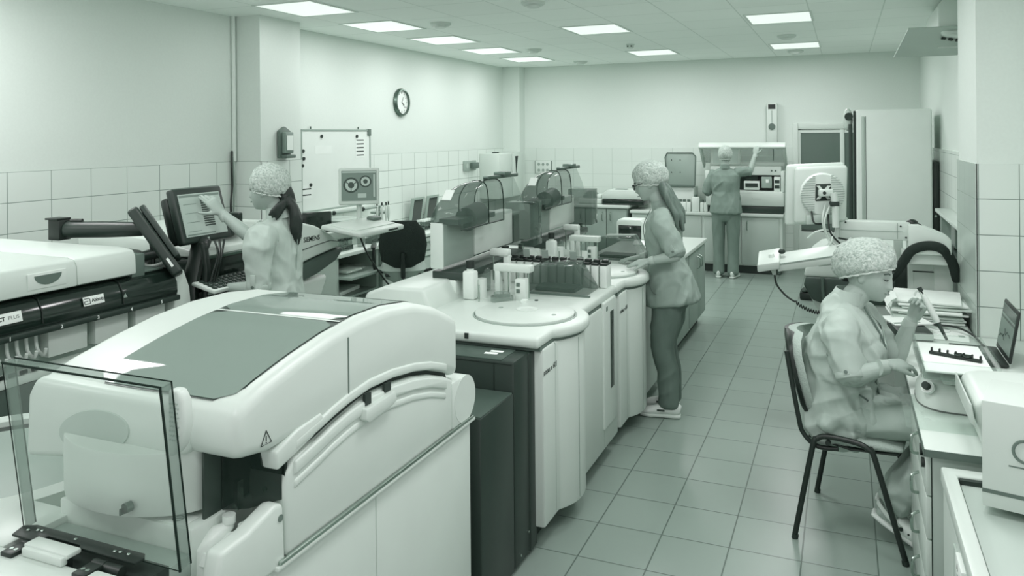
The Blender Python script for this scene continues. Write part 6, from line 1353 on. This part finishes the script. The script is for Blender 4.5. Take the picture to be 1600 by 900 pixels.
# ------------------------------------------------------------------ standing woman with glasses leaning on the analyser
def woman_standing():
    B = V((-1.10, 5.25, 0)); F, L, U = frame((-1, -.04, 0))
    def W(f, l, u): return B + F * f + L * l + U * u
    t = thing('person', 'standing person with glasses and long hair, hands on the white analyser deck', 'person', B)
    hc = W(.118, .0, 1.538); hF = (F + V((0, 0, -.42)) + L * .08).normalized(); hU = (V((0, 0, 1)) + F * .40).normalized()
    b = MB(); P = head(b, hc, hF, hU, .97)
    b.loft([(W(.02, 0, 1.32), .075, .06), (W(.045, 0, 1.39), .05, .05), (W(.085, 0, 1.48), .047, .05)], ref=L, n=18)
    b.loft([(W(0, 0, .9), .12, .10), (W(.02, 0, 1.1), .11, .09), (W(.02, 0, 1.32), .13, .08)], ref=L, n=18)
    shL, elL = W(.03, .165, 1.325), at(1058, 400, Y=5.03); wrL = at(1014, 408, Y=5.0); tL = at(972, 416, Y=5.0)
    arm(b, shL, elL, wrL, (.04, .035, .024)); hand(b, wrL, tL - wrL + V((0, 0, .01)), (-.1, -.35, 1), 1 if False else -1, [.12, .15, .18, .22], 1.1, .92, (.75, .55, -.15), .15)
    shR, elR = W(.03, -.165, 1.325), W(.06, -.20, 1.06); wrR = at(1000, 402, Y=5.36); tR = at(962, 409, Y=5.30)
    arm(b, shR, elR, wrR, (.04, .035, .024)); hand(b, wrR, tR - wrR + V((0, 0, .01)), (-.1, 0, 1), 1, [.12, .15, .18, .22], 1.1, .92, (.75, .55, -.15), .15)
    for sd in (-1, 1): b.loft([(W(.0, sd * .08, .85), .08, .08), (W(.02, sd * .075, .48), .05, .05), (W(-.01, sd * .07, .09), .032, .034)], n=14); b.loft([(W(-.04, sd * .07, .05), .028, .028), (W(.12, sd * .075, .03), .03, .018)], n=12)
    union(b, .0048, 3).build('body', 'skin', t, sharp=3.1)
    g = MB()
    g.loft([(W(-.035, 0, .76), .19, .185), (W(-.02, 0, .86), .18, .165), (W(.0, 0, .98), .158, .125), (W(.012, 0, 1.07), .148, .108), (W(.03, 0, 1.18), .16, .118), (W(.025, 0, 1.28), .165, .105), (W(.025, 0, 1.345), .115, .075), (W(.038, 0, 1.375), .06, .058)], ref=L, n=36, ex=2.1, hem=.03)
    eL = elL + (shL - elL).normalized() * .02
    g.loft([(W(.02, .12, 1.315), .066, .062), (shL.lerp(elL, .2), .066, .064), (shL.lerp(elL, .6) - F * .006, .062, .062), (eL, .055, .055)], n=24)
    g.loft([(W(.02, -.12, 1.315), .066, .062), (shR.lerp(elR, .2), .064, .064), (elR, .055, .055)], n=24)
    union(g, .0075, 5, folds(.010, [(.15, 0, 1), (.6, .1, .8), (-.5, .1, .9)], 11)).build('tunic', 'tunic_mid', t, sharp=3.1)
    cuff_tab(t, eL, elL + (elL - shL), .056, 'tunic_mid', L)
    collar(t, W(.04, 0, 1.38), U + F * .35, F, (.056, .056), 'tunic_mid', .045)
    MB().tube([W(.105, .02, 1.36), W(.15, .03, 1.26), W(.147, .02, 1.15), W(.125, .01, 1.0), W(.14, .01, .78)], .0025, 6, smooth=5).build('front_seam', 'mid_plastic', t)
    pk = [W(.095, .125, .96), W(.09, .150, .88), W(.06, .175, .83), W(.0, .182, .825), W(-.05, .175, .85)]
    MB().tube(pk, .003, 6, smooth=5).build('pocket_seam', 'mid_plastic', t)
    p = MB()
    p.loft([(W(-.02, 0, .92), .15, .13), (W(-.02, 0, .80), .165, .14), (W(-.01, 0, .74), .14, .12)], ref=L, n=28)
    for sd in (-1, 1): p.loft([(W(-.01, sd * .078, .80), .088, .105), (W(.005, sd * .08, .62), .078, .090), (W(.025, sd * .078, .46), .062, .070), (W(-.005, sd * .07, .30), .060, .068), (W(-.015, sd * .068, .14), .056, .062), (W(-.01, sd * .068, .085), .058, .064)], ref=L, n=24)
    union(p, .008, 4, folds(.011, [(.1, 0, 1), (.7, 0, .5)], 21)).build('trousers', 'trousers_grey', t, sharp=3.1)
    shoes(t, W(-.085, .072, 0), F * 1.0 + L * .08); shoes(t, W(-.055, -.075, 0), F * 1.0 - L * .05)
    cap(t, P(0, -.028, .040), hF + V((0, 0, .35)), hU, (.095, .122, .108), seed=8, low=-.5)
    h = MB()
    for k, (a, b_, c2, r) in enumerate(((-.05, .02, 1.30, .03), (-.06, .06, 1.27, .03), (-.055, -.03, 1.29, .03), (-.03, .10, 1.25, .025), (-.02, -.07, 1.30, .025))):
        s0 = P(.0 - b_ * .5, -.085, -.045); e = W(a - .055, b_, c2 - .06 + .02 * k)
        m1 = W(-.005 + a * .5, b_ * .8, 1.44)
        h.loft([(s0, .03, .028), (s0.lerp(m1, .6), .034, .03), (m1, r, r * .9), (m1.lerp(e, .55) - F * .018, r * .95, r * .8), (e, .012, .01)], n=14)
    union(h, .006, 2, folds(.003, [(.1, 0, 1)], 6, 36)).build('long_hair', 'hair_light', t, sharp=3.1)
    gl = MB()
    for sd in (-1, 1):
        c_ = P(sd * .033, .108, .008); Rt = [c_ + (P(1, 0, 0) - P(0, 0, 0)) * (.025 * math.cos(a)) + (P(0, 0, 1) - P(0, 0, 0)) * (.019 * math.sin(a)) for a in [2 * math.pi * k / 20 for k in range(21)]]
        gl.tube(Rt, .0028, 6); gl.tube([P(sd * .058, .106, .012), P(sd * .078, .05, .014), P(sd * .08, -.01, .008)], .0025, 6)
    gl.tube([P(-.009, .110, .012), P(.009, .110, .012)], .0025, 6); gl.build('glasses', 'ink', t)
    MB().tube([P(-.019, .098, -.059), P(0, .110, -.059), P(.019, .098, -.059)], .0035, 6).build('lips', 'lip', t)
    for sd in (-1, 1): MB().tube([P(sd * .018, .094, .030), P(sd * .034, .092, .036), P(sd * .05, .08, .031)], .0028, 6).build('eyebrow', 'brow', t)
    for wr, tp in ((wrL, tL), (wrR, tR)):
        d = (tp - wr).normalized(); MB().loft([(wr - d * .035, .029, .026), (wr - d * .005, .0275, .023)], n=18, rnd=False).build('glove_cuff', 'glove', t)
woman_standing()

# ------------------------------------------------------------------ woman at the open analyser, back view
def woman_back():
    B = V((-1.43, 10.47, 0)); F, L, U = frame((.03, 1, 0))
    def W(f, l, u): return B + F * f + L * l + U * u
    t = thing('person', 'person seen from behind raising an arm to the open analyser lid', 'person', B)
    hc = W(.03, .0, 1.575); hF = (F + V((0, 0, -.15)) + L * -.1).normalized()
    b = MB(); P = head(b, hc, hF, (0, 0, 1), .97)
    b.loft([(W(-.03, 0, 1.34), .075, .06), (W(-.015, 0, 1.41), .05, .05), (W(.005, 0, 1.5), .048, .05)], ref=L, n=18)
    b.loft([(W(0, 0, .9), .12, .10), (W(0, 0, 1.1), .11, .09), (W(-.01, 0, 1.34), .13, .08)], ref=L, n=18)
    shR, elR = W(.0, -.17, 1.36), at(1172, 268, Y=10.51); wrR = at(1180, 241, Y=10.58); tR = at(1183, 221, Y=10.63)
    arm(b, shR, elR, wrR, (.042, .036, .025)); hand(b, wrR, tR - wrR, -F, 1, [.7, .8, .85, .9], 1.0, .95, (.6, .7, -.3), .4)
    shL, elL = W(.0, .17, 1.35), W(-.02, .24, 1.10); wrL = W(.19, .17, 1.09)
    arm(b, shL, elL, wrL, (.042, .036, .025)); hand(b, wrL, F * 1.0 - L * .3, (0, 0, 1), -1, .4, 1.0, .95)
    for sd in (-1, 1): b.loft([(W(.0, sd * .085, .88), .08, .08), (W(.01, sd * .08, .48), .05, .05), (W(-.02, sd * .085, .08), .032, .034)], n=14); b.loft([(W(-.04, sd * .085, .05), .028, .028), (W(.13, sd * .09, .03), .03, .018)], n=12)
    union(b, .0055, 3).build('body', 'skin', t, sharp=3.1)
    g = MB()
    g.loft([(W(-.01, 0, .845), .205, .15), (W(-.01, 0, .94), .192, .14), (W(.0, 0, 1.10), .165, .115), (W(.0, 0, 1.24), .185, .12), (W(-.005, 0, 1.33), .190, .1), (W(-.015, 0, 1.385), .12, .07), (W(-.02, 0, 1.41), .06, .055)], ref=L, n=36, ex=2.3, hem=.03)
    g.loft([(W(0, .14, 1.345), .066, .062), (shL.lerp(elL, .5), .060, .060), (elL, .054, .054), (elL.lerp(wrL, .12), .052, .052)], n=20)
    g.loft([(W(0, -.14, 1.355), .066, .062), (shR.lerp(elR, .5), .060, .060), (shR.lerp(elR, .95), .052, .052)], n=20)
    union(g, .0085, 5, folds(.009, [(.2, 0, 1), (.8, 0, .4)], 31)).build('tunic', 'tunic_grey', t, sharp=3.1)
    collar(t, W(-.015, 0, 1.41), U, F, (.058, .055), 'tunic_grey', .045)
    cuff_tab(t, shR.lerp(elR, .95), elR, .052, 'tunic_grey', U)
    p = MB()
    p.loft([(W(0, 0, .95), .17, .12), (W(-.01, 0, .84), .18, .13), (W(0, 0, .78), .15, .11)], ref=L, n=28)
    for sd in (-1, 1): p.loft([(W(.0, sd * .09, .84), .092, .105), (W(.01, sd * .093, .55), .078, .085), (W(-.0, sd * .09, .3), .07, .075), (W(-.015, sd * .09, .07), .072, .078)], ref=L, n=24)
    union(p, .008, 3, folds(.0045, [(.1, 0, 1)], 41)).build('trousers', 'trousers_back', t, sharp=3.1)
    for sd in (-1, 1): shoes(t, W(-.09, sd * .085, 0), F + L * sd * .15)
    cap(t, P(0, -.02, .022), hF + V((0, 0, .16)), (0, 0, 1), (.090, .110, .112), 'cap_pale', seed=4, low=-.6)
    MB().loft([(P(0, -.07, -.02), .05, .03), (P(0, -.062, -.05), .04, .02)], n=14).build('nape_hair', 'hair_light', t)
    c_ = wrR; d = (tR - wrR).normalized(); MB().loft([(c_ - d * .04, .030, .027), (c_ - d * .005, .028, .024)], n=16, rnd=False).build('glove_cuff', 'glove', t)
woman_back()

# ------------------------------------------------------------------ seated woman pipetting
def woman_seated():
    B = V((.0, 4.07, 0)); F, L, U = frame((.992, -.12, 0))
    def W(f, l, u): return B + F * f + L * l + U * u
    t = thing('person', 'seated person in a pale tunic holding a pipette over the shaker tray', 'person', B)
    hc = at(1357, 428, Y=4.08); hF = (F * 1.0 + V((0, 0, -.26)) - L * .22).normalized(); hU = (V((0, 0, 1)) + F * .26).normalized()
    b = MB(); P = head(b, hc, hF, hU, 1.04)
    nb = W(-.01, 0, 1.00)
    b.loft([(nb, .085, .07), (nb.lerp(hc, .45), .056, .058), (hc - U * .06 - hF * .015, .053, .058)], ref=L, n=20)
    b.loft([(W(-.04, 0, .56), .15, .12), (W(-.03, 0, .75), .14, .11), (W(-.01, 0, .98), .15, .09)], ref=L, n=18)
    shR, elR = W(-.005, -.185, .985), at(1330, 588, Y=3.80); wrR = at(1386, 574, Y=3.80); tR = at(1434, 574, Y=3.88)
    arm(b, shR, elR, wrR, (.050, .043, .029)); hand(b, wrR + V((0, 0, .012)), tR - wrR + V((0, 0, .006)), V((-.1, -.35, 1)), 1, [.45, .5, .52, .55], .8, .98, (.85, .4, -.3), .2)
    shL, elL = W(.02, .185, .985), at(1397, 567, Y=4.27); wrL = at(1424, 500, Y=4.26); kn = at(1443, 463, Y=4.24)
    arm(b, shL, elL, wrL, (.050, .043, .029))
    hd = (kn - wrL).normalized(); hand(b, wrL + hd * .01, hd, V((.55, .75, .1)), -1, [1.0, 1.05, 1.1, 1.1], .8, 1.0, (.85, .35, -.5), .1)
    for sd in (-1, 1):
        b.loft([(W(-.02, sd * .10, .55), .09, .085), (W(.40, sd * .11, .56), .06, .06)], n=16); b.loft([(W(.40, sd * .11, .55), .055, .055), (W(.30, sd * .10, .34), .052, .052), (W(.20, sd * .09, .17), .034, .036), (W(.19, sd * .09, .13), .034, .036)], n=14)
        b.loft([(W(.15, sd * .09, .14), .032, .03), (W(.24, sd * .09, .085), .038, .026), (W(.33, sd * .09, .045), .036, .016)], ref=L, n=14)
    union(b, .0042, 2).build('body', 'skin', t, sharp=3.1)
    g = MB()
    g.loft([(W(-.03, 0, .50), .225, .185), (W(-.03, 0, .60), .215, .175), (W(-.035, 0, .72), .185, .150), (W(-.012, 0, .83), .195, .162), (W(-.0, 0, .92), .195, .145), (W(-.012, 0, .985), .18, .105), (W(-.015, 0, 1.03), .125, .085), (W(-.005, 0, 1.065), .075, .07)], ref=L, n=40, ex=2.2)
    g.ball(W(.085, -.075, .845), (.085, .085, .08), None, 20).ball(W(.085, .075, .845), (.085, .085, .08), None, 20)
    g.loft([(W(-.01, -.14, .985), .075, .07), (shR.lerp(elR, .25), .076, .074), (shR.lerp(elR, .65), .070, .068), (shR.lerp(elR, .97), .060, .060)], n=28)
    g.loft([(W(.0, .14, .985), .075, .07), (shL.lerp(elL, .3), .072, .072), (shL.lerp(elL, .85), .060, .060)], n=28)
    g.loft([(W(-.05, -.04, .535), .20, .10), (W(.08, -.05, .565), .17, .085), (W(.20, -.06, .57), .13, .075)], ref=L, n=28)
    union(g, .0068, 5, folds(.015, [(.5, 0, -.8), (1, 0, .35), (-.3, .1, 1)], 51, 12)).build('tunic', 'tunic_light', t, sharp=3.1)
    cuff_tab(t, shR.lerp(elR, .97), elR + (elR - shR), .061, 'tunic_light', V((-.2, -1, 0)))
    collar(t, W(.0, 0, 1.075), U + F * .45, F, (.074, .070), 'tunic_light', .05)
    zp = [W(.066, -.0, 1.085), W(.088, -.01, 1.03), W(.125, -.012, .97), W(.160, -.02, .90), W(.172, -.03, .845), W(.155, -.03, .78), W(.128, -.03, .72), W(.14, -.03, .65)]
    MB().tube(zp, .005, 8, smooth=6).build('front_piping', 'mid_plastic', t)
    MB().tube([W(.05, -.185, .69), W(.085, -.172, .672), W(.11, -.155, .645), W(.10, -.165, .615)], .004, 8, smooth=5).build('pocket_seam', 'mid_plastic', t)
    MB().tube([W(.155, .06, .93), W(.163, .04, .885), W(.168, .03, .87)], .004, 6).build('pen_clip', 'metal', t)
    p = MB()
    for sd in (-1, 1):
        p.loft([(W(-.06, sd * .10, .545), .11, .085), (W(.10, sd * .11, .56), .105, .09), (W(.30, sd * .115, .575), .088, .08), (W(.41, sd * .115, .56), .078, .075)], ref=L, n=26)
        p.loft([(W(.42, sd * .115, .56), .072, .072), (W(.34, sd * .105, .38), .07, .07), (W(.235, sd * .095, .235), .065, .068), (W(.215, sd * .095, .20), .066, .07)], ref=L, n=22)
    union(p, .008, 4, folds(.012, [(.2, .1, 1), (1, 0, .3)], 61)).build('trousers', 'trousers_pale', t, sharp=3.1)
    # clogs: heel lifted, toes on the floor
    for sd in (-1, 1):
        d = V((F.x * .86, F.y * .86, -.5)).normalized(); up = (V((0, 0, 1)) - d * d.z).normalized(); h = W(.125, sd * .09, .135)
        def q(f, z): return h + d * f + up * z
        so = MB().loft([(q(.0, -.012), .034, .012), (q(.05, -.014), .040, .014), (q(.13, -.014), .040, .013), (q(.20, -.012), .048, .013), (q(.25, -.008), .034, .01)], ref=L, n=22, ex=3).build('clog_sole', 'shoe_white', t, sharp=3.1)
        MB().loft([(q(.105, .022), .044, .040), (q(.15, .020), .048, .036), (q(.20, .012), .046, .028), (q(.245, .002), .032, .014)], ref=L, n=24).build('clog_upper', 'shoe_white', so, sharp=3.1)
        st = [q(.115, .02) + L * .045, q(.05, .03) + L * .042, q(-.005, .045) + L * .02, q(-.012, .048), q(-.005, .045) - L * .02, q(.05, .03) - L * .042, q(.115, .02) - L * .045]
        MB().loft([(x, .011, .003) for x in spline(st, 4)], ref=up, n=8, rnd=False).build('heel_strap', 'shoe_sole', so, sharp=3.1)
        for s2 in (-1, 1): MB().cyl(q(.115, .02) + L * s2 * .044, q(.115, .02) + L * s2 * .052, .009, n=14).build('strap_rivet', 'ink', so)
        for k in range(3): MB().cyl(q(.15 + k * .025, .02 - k * .005) - L * .040, q(.15 + k * .025, .02 - k * .005) - L * .0485, .005, n=8).build('clog_hole', 'ink', so)
    cap(t, P(0, -.036, .048), hF + V((0, 0, .52)), hU, (.112, .150, .112), seed=12, low=-.45)
    for sd in (-1, 1):
        MB().tube([P(sd * .017, .092, .031), P(sd * .034, .091, .037), P(sd * .053, .078, .030)], .003, 6).build('eyebrow', 'brow', t)
        MB().tube([P(sd * .019, .0905, .006), P(sd * .027, .0915, .003), P(sd * .036, .090, .003), P(sd * .048, .0815, .007)], .0024, 6).build('eyelash', 'ink', t)
    MB().tube([P(-.020, .095, -.057), P(-.008, .1045, -.0595), P(0, .1052, -.0590), P(.008, .1045, -.0595), P(.020, .095, -.057)], .003, 6).build('lips', 'lip', t)
    MB().loft([(P(0, -.072, -.02), .055, .03), (P(0, -.066, -.055), .042, .018)], n=14).build('nape_hair', 'hair_dark', t)
    for wr, tp in ((wrR, tR), (wrL, kn)):
        d = (tp - wr).normalized(); MB().loft([(wr - d * .04, .0345, .0315), (wr - d * .012, .0325, .029), (wr - d * .0, .031, .026)], n=20, rnd=False).build('glove_cuff', 'glove', t)
    # the pipette in her hand
    Yp = 4.205; a, e = at(1436, 449, Y=Yp), at(1479, 530, Y=Yp - .03); d = (e - a).normalized(); Lg = (e - a).length
    k = thing('pipette', 'white hand pipette with dark lower shaft held by the seated person', 'pipette', a)
    MB().cyl(a, a + d * .02, .011, n=18).cyl(a + d * .02, a + d * .045, .005, n=12).build('plunger', 'ink', k)
    MB().loft([(a + d * .04, .012, .013), (a + d * .09, .015, .016), (a + d * .15, .016, .017), (a + d * .178, .012, .012)], n=18).build('pipette_handle', 'white_plastic', k, sharp=3.1)
    MB().tube([a + d * .045, a + d * .03 + V((-.02, 0, .012)), a + d * .045 + V((-.04, 0, -.0))], .005, smooth=4).build('finger_hook', 'white_plastic', k)
    MB().cyl(a + d * .175, a + d * .19, .013, .011, n=18).cyl(a + d * .19, a + d * .26, .009, .006, n=16).build('lower_shaft', 'dark_plastic', k)
    MB().cyl(a + d * .26, a + d * (Lg - .02), .005, .0022, n=12).build('pipette_tip', 'bottle_white', k)
woman_seated()
